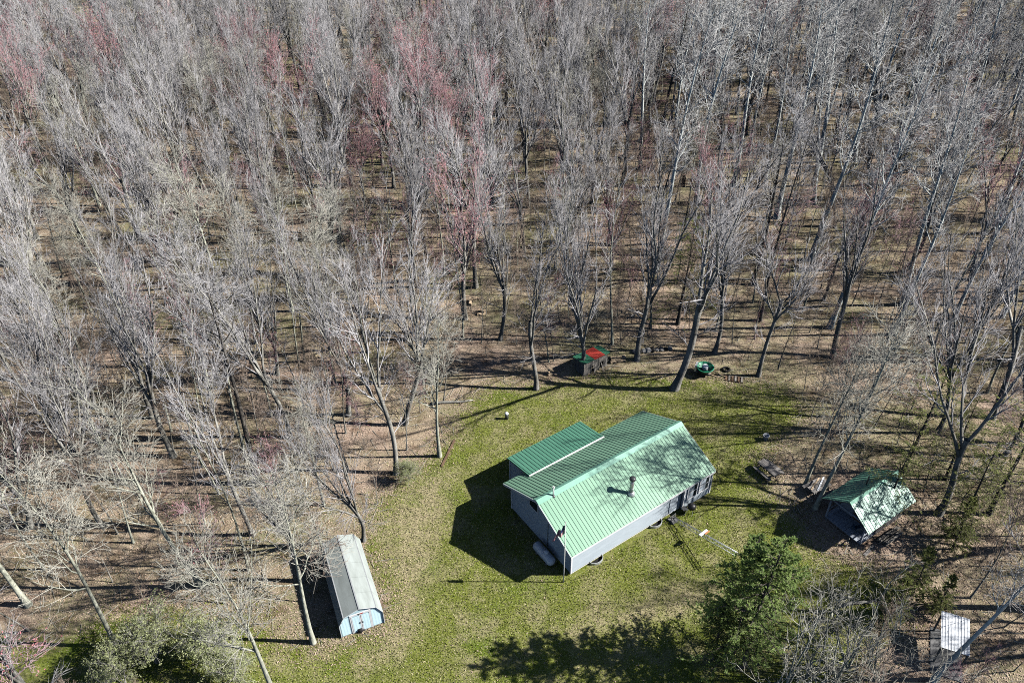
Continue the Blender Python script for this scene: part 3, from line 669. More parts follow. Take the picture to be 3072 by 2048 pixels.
# chair on the porch and planks beside it
pc = thing('porch_chair', 'low blue-grey chair on the cabin porch', 'chair', cw(0.75, 0.95, 0.336), CY + 2.6)
MB().box(-0.28, 0.28, -0.26, 0.26, 0.36, 0.42).build('seat', 'plastic_blue', pc)
MB().bar((0, 0.26, 0.40), (0, 0.46, 0.98), 0.54, 0.05, up=(0, 1, 0)).build('backrest', 'plastic_blue', pc)
for sx in (-1, 1):
    for y in (-0.22, 0.24): MB().box(sx * 0.25 - 0.03, sx * 0.25 + 0.03, y - 0.03, y + 0.03, 0, 0.355).build('leg', 'plastic_blue', pc)
    MB().box(sx * 0.3 - 0.05, sx * 0.3 + 0.05, -0.28, 0.28, 0.60, 0.64).build('armrest', 'plastic_blue', pc)
for k, (a, b, lab) in enumerate(((cw(-0.35, -0.75), cw(1.0, -0.55), 'weathered plank lying on the ground by the porch corner'),)):
    d = b - a
    t = tag(MB().box(0, float(np.linalg.norm(d)), -0.12, 0.12, 0, 0.05).build('plank', 'wood_table'), lab, 'plank'); t.location = a + np.array([0, 0, 0.02]); t.rotation_euler = (0, 0, math.atan2(d[1], d[0]))
t = thing('log_pile', 'stack of weathered poles along the shaded long side of the cabin', 'wood pile', cw(2.6, -0.7), CY)
rng0 = random.Random(5)
for k in range(9):
    y, z = (-0.35 + (k % 4) * 0.2, 0.09 + (k // 4) * 0.15)
    MB().tube([(-1.0 + rng0.uniform(-.2, .2), y, z), (1.1 + rng0.uniform(-.3, .3), y + rng0.uniform(-.06, .06), z)], 0.08, 7).build('pole', 'wood_grey', t)

# ------------------------------------------------------------------ firewood shelter
WA = gp(1750.6, 1129); WB = gp(1821, 1096); wy_ = math.atan2(WB[1] - WA[1], WB[0] - WA[0]); WL = float(np.linalg.norm(WB - WA))
ws = thing('wood_shelter', 'rough grey board shelter with red and green roof sheets at the wood edge', 'shelter', WA, wy_)
rng1 = random.Random(11); k = 0; x = 0.0
while x < WL - 0.05:
    bw = rng1.uniform(0.11, 0.17); zb = rng1.uniform(0.0, 0.06)
    if 0.85 < x < 1.15 or 1.95 < x < 2.35: zb = rng1.uniform(0.8, 0.95)
    MB().box(x, min(x + bw - 0.015, WL), -0.02 + rng1.uniform(-.015, .015), 0.015, zb, 1.62 + rng1.uniform(-.03, .02)).build('board', 'wood_grey', ws); x += bw
WD = 1.45
for xx in (0.0, WL - 0.03):
    y = 0.03
    while y < WD - 0.05:
        bw = rng1.uniform(0.12, 0.18)
        MB().box(xx, xx + 0.03, y, min(y + bw - 0.015, WD), 0.0, 1.58 - y * 0.12).build('board', 'wood_grey', ws); y += bw
for xx in (0.06, WL / 2, WL - 0.06): MB().box(xx - 0.05, xx + 0.05, WD - 0.1, WD, 0, 1.42).build('post', 'wood_grey', ws)
sheet_w = (WL + 0.3) / 5
for k, m_ in enumerate(('panel_green', 'panel_green', 'panel_red', 'panel_red', 'panel_green')):
    me = rib_panel('roof_sheet', sheet_w - 0.01, WD + 0.35, 3, m_, 0.02)
    o = link('roof_sheet', me, ws); sl_ = -0.12
    u_ = Vector((0, math.cos(sl_), math.sin(sl_))); n_ = Vector((1, 0, 0)).cross(u_); p = Vector((-0.15 + k * sheet_w, -0.18, 1.69 + (0.012 if m_ == 'panel_red' else 0)))
    o.matrix_local = Matrix(((1, 0, 0, p.x), (0, u_.y, n_.y, p.y), (0, u_.z, n_.z, p.z), (0, 0, 0, 1)))
for (u, v) in ((1.1, -0.25), (2.1, -0.28)):
    MB().bar((u, v - 0.2, 0.0), (u + 0.05, 0.02, 0.75), 0.08, 0.05).build('leaning_board', 'wood_grey', ws)

def log_heap(name, label, at, n, mat, seed, r=0.11, ln=0.5, spread=(0.6, 0.4), rz=0.0, cat='firewood'):
    rg = random.Random(seed); t = thing(name, label, cat, at, rz)
    for k in range(n):
        lv = 0 if k < n * 0.6 else (1 if k < n * 0.9 else 2); s_ = 1 - lv * 0.35
        x, y = rg.uniform(-1, 1) * spread[0] * s_, rg.uniform(-1, 1) * spread[1] * s_
        a = rg.uniform(-0.5, 0.5) + (1.57 if rg.random() < 0.25 else 0); rr = r * rg.uniform(0.8, 1.2); l2 = ln * rg.uniform(0.75, 1.2) / 2
        z = rr + lv * r * 1.7
        dx, dy = math.cos(a) * l2, math.sin(a) * l2
        MB().tube([(x - dx, y - dy, z), (x + dx, y + dy, z + rg.uniform(-.03, .05))], rr, 7).build('log', mat, t)
    return t
log_heap('firewood_pile', 'heap of pale fresh split firewood beside the red and green roofed shelter', gp(1853, 1080), 22, 'wood_fresh', 3, spread=(0.75, 0.45))
log_heap('cut_logs', 'pale freshly cut logs lying in the wood behind the big-crowned tree', gp(1410, 905), 9, 'wood_fresh', 4, 0.2, 0.9, (1.3, 0.7))
log_heap('cut_logs', 'pale split log pieces on the leaves just below the freshly cut logs', gp(1448, 938), 4, 'wood_fresh', 8, 0.17, 0.8, (0.5, 0.4), 0.8)
log_heap('stump_heap', 'few pale wood chunks at the shadow edge left of the shelter', gp(1643, 1124), 4, 'wood_fresh', 6, 0.11, 0.4, (0.5, 0.2))
t = thing('stone_row', 'row of dark grey boulders laid behind a long pale board', 'stones', gp(1960, 1052), 0.12)
rg = random.Random(9)
for k in range(9):
    s_ = rg.uniform(0.24, 0.40); mb = MB().lathe([(0.5 * s_, 0), (s_, 0.25 * s_), (0.95 * s_, 0.6 * s_), (0.55 * s_, 1.0 * s_), (0.05, 1.1 * s_)], 9)
    mb.v = [(x * rg.uniform(.85, 1.15) - 1.9 + k * 0.45, y * rg.uniform(.85, 1.1) + rg.uniform(-.0, .03), z) for x, y, z in mb.v]; mb.build('boulder', ('stone', 'rubber')[k % 3 == 1], t)
MB().bar((-1.6, -0.55, 0.05), (1.7, -0.6, 0.05), 0.16, 0.08).build('board', 'wood_fresh', t)

# cart with green tub, pallet, tyre
ct_ = thing('garden_cart', 'green round tub with a pale drum in it on a two-handled wooden cart', 'cart', gp(2112, 1122), -0.42)
MB().lathe([(0.45, 0.45), (0.62, 0.55), (0.78, 0.86), (0.86, 0.90), (0.86, 0.93), (0.74, 0.90), (0.58, 0.62), (0.05, 0.58)], 22).build('tub', 'plastic_green', ct_, True)
MB().lathe([(0.30, 0.60), (0.31, 1.02), (0.28, 1.05), (0.02, 1.05)], 18).build('drum', 'sheet_white', ct_, True)
MB().box(-0.75, 0.6, -0.4, 0.4, 0.34, 0.44).build('bed', 'wood_grey', ct_)
for y in (-0.28, 0.28): MB().bar((0.4, y, 0.42), (2.0, y * 0.8, 0.18), 0.05).build('handle', 'wood_fresh', ct_)
for y in (-0.5, 0.5):
    mb = MB().lathe([(0.05, -0.04), (0.30, -0.05), (0.36, -0.02), (0.36, 0.02), (0.30, 0.05), (0.05, 0.04)], 18); mb.v = [(x - 0.15, y + z, 0.36 + yy) for x, yy, z in mb.v]; mb.build('wheel', 'rubber', ct_)
MB().box(-0.95, -0.76, -0.45, 0.45, 0.4, 0.95).build('side_board', 'galvanised', ct_)
pal = thing('wooden_pallet', 'dark weathered wooden pallet lying on the leaves beside the cart', 'pallet', gp(2203, 1138), -0.26)
for k in range(6): MB().box(-0.85 + k * 0.29, -0.85 + k * 0.29 + 0.16, -0.4, 0.4, 0.10, 0.13).build('slat', ('wood_brown', 'wood_grey')[k % 2], pal)
for y in (-0.36, 0.0, 0.36): MB().box(-0.9, 0.8, y - 0.04, y + 0.04, 0, 0.098).build('stringer', 'wood_brown', pal)
ty_ = MB()
for i in range(20):
    for j in range(8):
        pass
prof = [(0.22 + 0.10 * (1 - math.cos(a)) , 0.10 + 0.10 * math.sin(a)) for a in np.linspace(-math.pi / 2, math.pi * 1.5, 10)]
n_ = 20
vs_ = [(r_ * math.cos(k * 2 * math.pi / n_), r_ * math.sin(k * 2 * math.pi / n_), z) for r_, z in prof for k in range(n_)]
MBt = MB().add(vs_, [(i * n_ + k, i * n_ + (k + 1) % n_, (i + 1) * n_ + (k + 1) % n_, (i + 1) * n_ + k) for i in range(len(prof) - 1) for k in range(n_)])
tag(MBt.build('old_tyre', 'rubber', None, True), 'old black tyre lying flat behind the pallet', 'tyre').location = gp(2178, 1110)

# picnic tables, white bucket
def picnic(at, rz, label, seed, mats=('wood_table', 'wood_grey')):
    t = thing('picnic_table', label, 'picnic table', at, rz)
    for k in range(5): MB().box(-0.95, 0.95, -0.38 + k * 0.155, -0.38 + k * 0.155 + 0.14, 0.72, 0.76).build('top_board', mats[0], t)
    for y in (-0.75, 0.75):
        MB().box(-0.95, 0.95, y - 0.13, y + 0.13, 0.42, 0.46).build('bench_board', mats[0], t)
    for x in (-0.65, 0.65):
        for sy_ in (-1, 1): MB().bar((x, sy_ * 0.75, 0), (x, sy_ * 0.25, 0.70), 0.09, 0.045, up=(1, 0, 0)).build('leg', mats[0], t)
        MB().box(x - 0.075, x - 0.03, -0.85, 0.85, 0.34, 0.415).build('bench_support', mats[0], t)
    return t
picnic(gp(2303, 1420), -1.03, 'grey weathered picnic table on the lawn edge right of the house', 1)
t = picnic(gp(2452, 1476), 0.5, 'dark picnic table with loose boards on it beside the cabin', 2)
for k, (a, b) in enumerate((((-0.5, -0.3, 0.79), (1.0, 0.5, 0.80)), ((-0.9, 0.0, 0.79), (0.6, 0.62, 0.80)))):
    MB().bar(a, b, 0.12, 0.03).build('loose_board', 'sheet_white' if k == 0 else 'wood_fresh', t)
bq = thing('white_bucket', 'white plastic bucket standing among branches behind the picnic table', 'bucket', gp(2296, 1318))
MB().lathe([(0.20, 0), (0.26, 0.5), (0.28, 0.52), (0.25, 0.54), (0.22, 0.1), (0.02, 0.08)], 16).build('body', 'sheet_white', bq, True)
MB().tube([(-0.26, 0, 0.5), (-0.2, 0.1, 0.66), (0, 0.16, 0.72), (0.2, 0.1, 0.66), (0.26, 0, 0.5)], 0.01, 5).build('handle', 'steel', bq)

# lean-to with white ribbed roof, bottom right
wc = [gp(2822, 1940, 1.9), gp(2910, 1968, 1.9), gp(2917, 1868, 2.15), gp(2830, 1845, 2.15)]
d1 = wc[1] - wc[0]; ly = math.atan2(d1[1], d1[0]); lw = float(np.hypot(d1[0], d1[1])); ll = 2.75
lt = thing('lean_to', 'small lean-to with a white ribbed sheet roof beside the leaning pale trunk', 'lean-to', (wc[0][0], wc[0][1], 0), ly)
for k in range(3):
    me = rib_panel('roof_sheet', lw / 3 - 0.006, ll, 3, 'sheet_white', 0.02)
    o = link('roof_sheet', me, lt); a_ = math.atan2(0.25, ll); u_ = Vector((0, math.cos(a_), math.sin(a_))); n_ = Vector((1, 0, 0)).cross(u_)
    o.matrix_local = Matrix(((1, 0, 0, k * lw / 3), (0, u_.y, n_.y, 0), (0, u_.z, n_.z, 1.92), (0, 0, 0, 1)))
for x in (0.08, lw - 0.08):
    for y, z in ((0.12, 1.88), (ll - 0.15, 2.1)): MB().box(x - 0.05, x + 0.05, y - 0.05, y + 0.05, 0, z).build('post', 'wood_grey', lt)
MB().box(-0.1, lw + 0.1, -0.75, ll + 0.1, 0.0, 0.08).build('slab', 'concrete', lt)
for y, z in ((0.12, 1.86), (ll - 0.15, 2.08)): MB().box(0.14, lw - 0.14, y - 0.04, y + 0.04, z - 0.12, z).build('beam', 'wood_grey', lt)

# well cap post and board near the wood edge, bench planks
wl = thing('well_pipe', 'short capped well pipe with a white rim standing alone in the lawn', 'well pipe', gp(1520, 1256))
MB().lathe([(0.14, 0), (0.14, 0.62)], 14).build('casing', 'steel_dark', wl, True)
MB().lathe([(0.17, 0.58), (0.18, 0.66), (0.14, 0.74), (0.02, 0.76)], 14).build('cap', 'sheet_white', wl, True)
MB().box(0.142, 0.19, -0.05, 0.05, 0.02, 0.6).build('conduit', 'galvanised', wl)
a, b = gp(1325, 1400), gp(1364, 1320)
d = b - a
t = tag(MB().box(0, float(np.linalg.norm(d)), -0.09, 0.09, 0, 0.09).build('timber', 'wood_brown'), 'long brown timber lying on the grass at the wood edge', 'timber'); t.location = a; t.rotation_euler = (0, 0, math.atan2(d[1], d[0]))

# ------------------------------------------------------------------ trees: vectorised branch growth
def unit(a): return a / np.maximum(np.linalg.norm(a, axis=-1, keepdims=True), 1e-9)
def tubes(P, R, sides):
    n, k, _ = P.shape
    T = np.gradient(P, axis=1); T = unit(T)
    ref = np.where(np.abs(T[..., 2:3]) < 0.9, np.array([0, 0, 1.0]), np.array([1.0, 0, 0]))
    A = unit(np.cross(T, ref)); B = np.cross(T, A)
    an = np.arange(sides) * 2 * np.pi / sides
    V = P[:, :, None, :] + R[:, :, None, None] * (np.cos(an)[None, None, :, None] * A[:, :, None, :] + np.sin(an)[None, None, :, None] * B[:, :, None, :])
    base = (np.arange(n) * k * sides)[:, None, None]; row = (np.arange(k - 1) * sides)[None, :, None]; s = np.arange(sides)[None, None, :]; s2 = (s + 1) % sides
    F = np.stack([base + row + s, base + row + s2, base + row + sides + s2, base + row + sides + s], -1).reshape(-1, 4)
    return V.reshape(-1, 3), F
def cones(P0, P1, r):
    n = len(P0); T = unit(P1 - P0)
    ref = np.where(np.abs(T[:, 2:3]) < 0.9, np.array([0, 0, 1.0]), np.array([1.0, 0, 0]))
    A = unit(np.cross(T, ref)); B = np.cross(T, A); an = np.arange(3) * 2 * np.pi / 3
    ring = P0[:, None] + r[:, None, None] * (np.cos(an)[None, :, None] * A[:, None] + np.sin(an)[None, :, None] * B[:, None])
    V = np.concatenate([ring, P1[:, None]], 1).reshape(-1, 3)
    b = (np.arange(n) * 4)[:, None]
    F = np.stack([np.concatenate([b + i, b + (i + 1) % 3, b + 3], 1) for i in range(3)], 1).reshape(-1, 3)
    return V, F
class Geo:
    def __init__(s): s.V = []; s.Q = []; s.T = []; s.n = 0; s.mq = []; s.mt = []
    def quads(s, V, F, mi=0): s.V.append(V); s.Q.append(F + s.n); s.mq.append(np.full(len(F), mi)); s.n += len(V)
    def tris(s, V, F, mi=0): s.V.append(V); s.T.append(F + s.n); s.mt.append(np.full(len(F), mi)); s.n += len(V)
    def mesh(s, name, mats):
        Q = np.concatenate(s.Q) if s.Q else np.zeros((0, 4), int); T = np.concatenate(s.T) if s.T else np.zeros((0, 3), int)
        return np_mesh(name, np.concatenate(s.V), Q, T, mats, np.concatenate(s.mq) if s.mq else None, np.concatenate(s.mt) if s.mt else None)
def spawn(rg, P, R, n, t0, t1, length, ang, k=5, up=0.15, wob=0.12, rr=0.6, rtip=0.25, taper=0.5, rmax=9, lvar=(0.65, 1.25)):
    """n children on every parent polyline"""
    m, kp, _ = P.shape
    idx = np.repeat(np.arange(m), n); N = m * n
    t = t0 + (t1 - t0) * ((np.tile(np.arange(n), m) + rg.random(N)) / n)
    f = t * (kp - 1); i = np.minimum(f.astype(int), kp - 2); w_ = (f - i)[:, None]
    base = P[idx, i] * (1 - w_) + P[idx, i + 1] * w_
    T = unit(P[idx, i + 1] - P[idx, i]); rb = R[idx, i] * (1 - w_[:, 0]) + R[idx, i + 1] * w_[:, 0]
    rnd = rg.normal(size=(N, 3)); perp = unit(rnd - (rnd * T).sum(1, keepdims=True) * T)
    a = np.radians(rg.uniform(ang[0], ang[1], N))[:, None]
    d = unit(np.cos(a) * T + np.sin(a) * perp)
    ln = np.asarray(length)[idx] if np.ndim(length) else np.full(N, float(length))
    ln = ln * (1 - taper * t) * rg.uniform(lvar[0], lvar[1], N)
    pts = [base]
    for j in range(k - 1):
        d = unit(d + np.array([0, 0, up]) + wob * rg.normal(size=(N, 3)))
        pts.append(pts[-1] + d * (ln / (k - 1))[:, None])
    Pc = np.stack(pts, 1)
    r0 = np.minimum(rb * rr, rmax); Rc = r0[:, None] * (1 - (1 - rtip) * np.linspace(0, 1, k)[None, :])
    return Pc, Rc, ln
def trunk_line(rg, H, r0, k=11, wander=0.25, lean=0.0, top=0.12):
    z = np.linspace(0, 1, k); a = rg.uniform(0, 6.28)
    ph = rg.uniform(0, 6.28, 4)
    x = wander * (np.sin(z * 4.2 + ph[0]) - np.sin(ph[0])) + lean * z * z * math.cos(a)
    y = wander * (np.sin(z * 3.7 + ph[1]) - np.sin(ph[1])) + lean * z * z * math.sin(a)
    P = np.stack([x, y, z * H - 0.15 * (z == 0)], 1)[None]
    R = r0 * (1 - (1 - top) * z ** 0.85)
    R[0] *= 1.45; R[1] *= 1.02
    return P, R[None]

def bare_tree(seed, style):
    rg = np.random.default_rng(seed); trunk = Geo(); crown = Geo(); H = None
    tw = []
    wf = rg.uniform(0.75, 1.35)          # how wide this one spreads
    if style in ('vase', 'red', 'upright'):
        H = rg.uniform(18, 22); r0 = rg.uniform(0.19, 0.26)
        fork = rg.uniform(0.36, 0.58) if style != 'upright' else rg.uniform(0.24, 0.40)
        P, R = trunk_line(rg, H * fork, r0, 8, 0.2, 0.35, 0.72)
        trunk.quads(*tubes(P, R, 9))
        nl = int(rg.integers(3, 6)) if style != 'upright' else int(rg.integers(4, 8))
        Pl, Rl, ll = spawn(rg, P, R, nl, 0.66, 0.99, H * (1 - fork) * 1.12, (8 * wf, 27 * wf) if style != 'upright' else (4, 14), 9, 0.09, 0.075, 0.68, 0.16, 0.0, lvar=(0.6, 1.08))
        trunk.quads(*tubes(Pl, np.maximum(Rl, 0.03), 6))
        Pd, Rd, ld = spawn(rg, P, R, 5, 0.4, 0.98, 2.6, (45, 85), 5, 0.05, 0.16, 0.24, 0.3, 0.2)
        P2, R2, l2 = spawn(rg, Pl, Rl, 10, 0.14, 0.97, (4.0 if style != 'upright' else 3.2) * wf, (12, 40), 5, 0.10, 0.07, 0.6, 0.22, 0.55, rmax=0.075)
        P2 = np.concatenate([P2, Pd]); R2 = np.maximum(np.concatenate([R2, Rd]), 0.015)
        crown.quads(*tubes(P2, R2, 4))
        P3, R3, l3 = spawn(rg, P2, R2, 6, 0.2, 0.98, 1.8, (12, 40), 4, 0.08, 0.09, 0.62, 0.4, 0.45, rmax=0.026)
        R3 = np.maximum(R3, 0.0115); crown.quads(*tubes(P3, R3, 3))
        P4, R4, l4 = spawn(rg, P3, R3, 4, 0.12, 1.0, 0.95, (10, 38), 2, 0.08, 0.12, 0.8, 0.3, 0.3)
        crown.tris(*cones(P4[:, 0], P4[:, 1], np.full(len(P4), 0.0105)))
        tips = P4[:, 1]
    elif style == 'spread':
        H = rg.uniform(16, 20); r0 = rg.uniform(0.155, 0.21)
        P, R = trunk_line(rg, H * 0.93, r0, 12, 0.26, 0.7, 0.12)
        trunk.quads(*tubes(P, R, 9))
        L1 = spawn(rg, P, R, 15, 0.34, 0.97, 5.4 * wf, (26, 66), 7, 0.10, 0.13, 0.56, 0.2, 0.6)
        trunk.quads(*tubes(L1[0], np.maximum(L1[1], 0.022), 5))
        P2, R2, l2 = spawn(rg, L1[0], L1[1], 7, 0.18, 0.97, 2.5, (28, 62), 5, 0.08, 0.17, 0.62, 0.25, 0.4, rmax=0.055)
        R2 = np.maximum(R2, 0.015); crown.quads(*tubes(P2, R2, 4))
        P3, R3, l3 = spawn(rg, P2, R2, 5, 0.15, 0.98, 1.3, (25, 60), 4, 0.06, 0.19, 0.65, 0.4, 0.35, rmax=0.024)
        R3 = np.maximum(R3, 0.0115); crown.quads(*tubes(P3, R3, 3))
        P4, R4, l4 = spawn(rg, P3, R3, 3, 0.12, 1.0, 0.7, (20, 58), 2, 0.05, 0.15, 0.8, 0.3, 0.3)
        crown.tris(*cones(P4[:, 0], P4[:, 1], np.full(len(P4), 0.0105)))
        tips = P4[:, 1]
    elif style == 'aspen':
        H = rg.uniform(22, 26); r0 = rg.uniform(0.22, 0.29)
        P, R = trunk_line(rg, H, r0, 14, 0.35, 0.9, 0.09)
        trunk.quads(*tubes(P, R, 9))
        L1 = spawn(rg, P, R, 20, 0.42, 0.98, 4.6, (35, 68), 6, 0.14, 0.15, 0.48, 0.2, 0.5)
        trunk.quads(*tubes(L1[0], np.maximum(L1[1], 0.022), 5))
        P2, R2, l2 = spawn(rg, L1[0], L1[1], 6, 0.2, 0.97, 1.9, (30, 60), 4, 0.10, 0.18, 0.62, 0.3, 0.3, rmax=0.04)
        R2 = np.maximum(R2, 0.015); crown.quads(*tubes(P2, R2, 4))
        P3, R3, l3 = spawn(rg, P2, R2, 5, 0.15, 0.98, 0.95, (25, 60), 3, 0.08, 0.2, 0.65, 0.4, 0.3, rmax=0.02)
        R3 = np.maximum(R3, 0.0115); crown.quads(*tubes(P3, R3, 3))
        P4, R4, l4 = spawn(rg, P3, R3, 2, 0.2, 1.0, 0.5, (20, 55), 2, 0.06, 0.1, 0.8, 0.3, 0.3)
        crown.tris(*cones(P4[:, 0], P4[:, 1], np.full(len(P4), 0.010)))
        tips = P4[:, 1]
    elif style == 'pole':
        H = rg.uniform(13, 17)
        P, R = trunk_line(rg, H, rg.uniform(0.09, 0.125), 11, 0.3, 0.7, 0.14); trunk.quads(*tubes(P, R, 7))
        P2, R2, l2 = spawn(rg, P, R, 17, 0.4, 0.98, 3.0, (14, 46), 5, 0.10, 0.09, 0.5, 0.25, 0.55, rmax=0.035); R2 = np.maximum(R2, 0.014); crown.quads(*tubes(P2, R2, 4))
        P3, R3, l3 = spawn(rg, P2, R2, 4, 0.2, 0.98, 1.3, (14, 42), 3, 0.08, 0.1, 0.6, 0.4, 0.4, rmax=0.02); R3 = np.maximum(R3, 0.011); crown.quads(*tubes(P3, R3, 3))
        P4, R4, l4 = spawn(rg, P3, R3, 2, 0.2, 1.0, 0.75, (12, 42), 2, 0.06, 0.1, 0.8, 0.3, 0.3); crown.tris(*cones(P4[:, 0], P4[:, 1], np.full(len(P4), 0.010)))
        tips = P4[:, 1]
    elif style == 'snag':
        H = rg.uniform(8, 12)
        P, R = trunk_line(rg, H, 0.2, 10, 0.25, 0.5, 0.55)
        trunk.quads(*tubes(P, R, 8))
        P2, R2, l2 = spawn(rg, P, R, 7, 0.4, 0.99, 1.8, (40, 80), 4, 0.02, 0.2, 0.4, 0.3, 0.3); crown.quads(*tubes(P2, np.maximum(R2, 0.02), 5)); tips = P2[:, -1]
    elif style == 'openshrub':
        H = rg.uniform(5, 6)
        b0, rb0 = trunk_line(rg, 0.4, 0.09, 3, 0.0, 0, 0.9)
        P, R, _ = spawn(rg, b0, rb0, 6, 0.1, 0.95, H, (8, 40), 7, 0.08, 0.11, 0.62, 0.3, 0.0); trunk.quads(*tubes(P, R, 6))
        P2, R2, l2 = spawn(rg, P, R, 6, 0.25, 0.98, 2.2, (25, 60), 5, 0.10, 0.16, 0.55, 0.35, 0.4, rmax=0.03); R2 = np.maximum(R2, 0.014); crown.quads(*tubes(P2, R2, 4))
        P3, R3, l3 = spawn(rg, P2, R2, 5, 0.2, 1.0, 0.95, (22, 58), 4, 0.06, 0.18, 0.65, 0.4, 0.3, rmax=0.015); R3 = np.maximum(R3, 0.010); crown.quads(*tubes(P3, R3, 3))
        P4, R4, l4 = spawn(rg, P3, R3, 2, 0.3, 1.0, 0.5, (20, 50), 2, 0.05, 0.1, 0.8, 0.3, 0.2); crown.tris(*cones(P4[:, 0], P4[:, 1], np.full(len(P4), 0.008)))
        tips = P4[:, 1]
    elif style in ('sapling', 'thicket'):
        H = rg.uniform(6, 9.5) if style == 'sapling' else rg.uniform(3, 4.5)
        if style == 'sapling':
            P, R = trunk_line(rg, H, rg.uniform(0.035, 0.06), 8, 0.22, 0.5, 0.25)
        else:
            b0, rb0 = trunk_line(rg, 0.35, 0.05, 3, 0.0, 0, 0.9)
            P, R, _ = spawn(rg, b0, rb0, 9, 0.1, 0.95, H, (8, 42), 6, 0.10, 0.09, 0.6, 0.3, 0.0)
        trunk.quads(*tubes(P, R, 5))
        P2, R2, l2 = spawn(rg, P, R, 16 if style == 'sapling' else 8, 0.22, 0.98, 2.0, (28, 62), 4, 0.12, 0.12, 0.5, 0.35, 0.45, rmax=0.02)
        R2 = np.maximum(R2, 0.013); crown.quads(*tubes(P2, R2, 3))
        P3, R3, l3 = spawn(rg, P2, R2, 7, 0.15, 1.0, 0.95, (22, 58), 3, 0.08, 0.16, 0.7, 0.5, 0.3, rmax=0.012)
        crown.quads(*tubes(P3, np.maximum(R3, 0.0095), 3))
        P4, R4, l4 = spawn(rg, P3, R3, 3, 0.2, 1.0, 0.45, (20, 55), 2, 0.06, 0.1, 0.8, 0.3, 0.2)
        crown.tris(*cones(P4[:, 0], P4[:, 1], np.full(len(P4), 0.0085)))
        tips = P4[:, 1]
    return trunk, crown, tips, H, rg
def add_buds(crown, tips, rg, frac, size, mi=1, reps=1):
    sel = tips[rg.random(len(tips)) < frac]
    for _ in range(reps):
        c = sel + rg.normal(size=sel.shape) * 0.06
        n = len(c); d1 = unit(rg.normal(size=(n, 3))) * (size * rg.uniform(0.6, 1.3, n))[:, None]; d2 = unit(np.cross(d1, rg.normal(size=(n, 3)))) * size * 0.55
        V = np.stack([c - d1, c + d2, c + d1, c - d2], 1).reshape(-1, 3); F = np.arange(n * 4).reshape(-1, 4)
        crown.quads(V, F, mi)

PROTO = {}
def make_protos(kind, seeds, style, bark, twigs, buds=None):
    out = []
    for s in seeds:
        tr, cr, tips, H, rg = bare_tree(s, style)
        if buds: add_buds(cr, tips, rg, *buds)
        mats = [twigs] + ([{'red': 'bud_red', 'leaf': 'leaf_new'}['leaf' if style == 'thicket' else 'red']] if buds else [])
        out.append((tr.mesh(kind + '_trunk', [bark]), cr.mesh(kind + '_crown', mats), H))
    PROTO[kind] = out
make_protos('grey', range(10, 20), 'vase', 'bark_grey', 'twig_grey')
make_protos('upright', range(20, 25), 'upright', 'bark_grey', 'twig_grey')
make_protos('spread', range(30, 35), 'spread', 'bark_pale', 'twig_pale')
make_protos('red', range(40, 44), 'red', 'bark_grey', 'twig_red', (0.75, 0.075))
make_protos('aspen', range(50, 54), 'aspen', 'bark_aspen', 'twig_aspen')
make_protos('dark', range(55, 57), 'aspen', 'bark_dark', 'twig_grey')
make_protos('sapling', range(60, 65), 'sapling', 'bark_grey', 'twig_brown')
make_protos('redsap', range(66, 68), 'sapling', 'bark_grey', 'twig_red', (0.6, 0.045))
make_protos('pole', range(100, 106), 'pole', 'bark_pale', 'twig_grey')
make_protos('snag', range(58, 60), 'snag', 'bark_pale', 'bark_pale')
make_protos('openshrub', range(90, 94), 'openshrub', 'bark_pale', 'twig_pale')
make_protos('thicket', range(70, 72), 'thicket', 'bark_grey', 'twig_pale')
make_protos('leafy', range(74, 76), 'thicket', 'bark_grey', 'twig_pale', (0.95, 0.075, 1, 4))

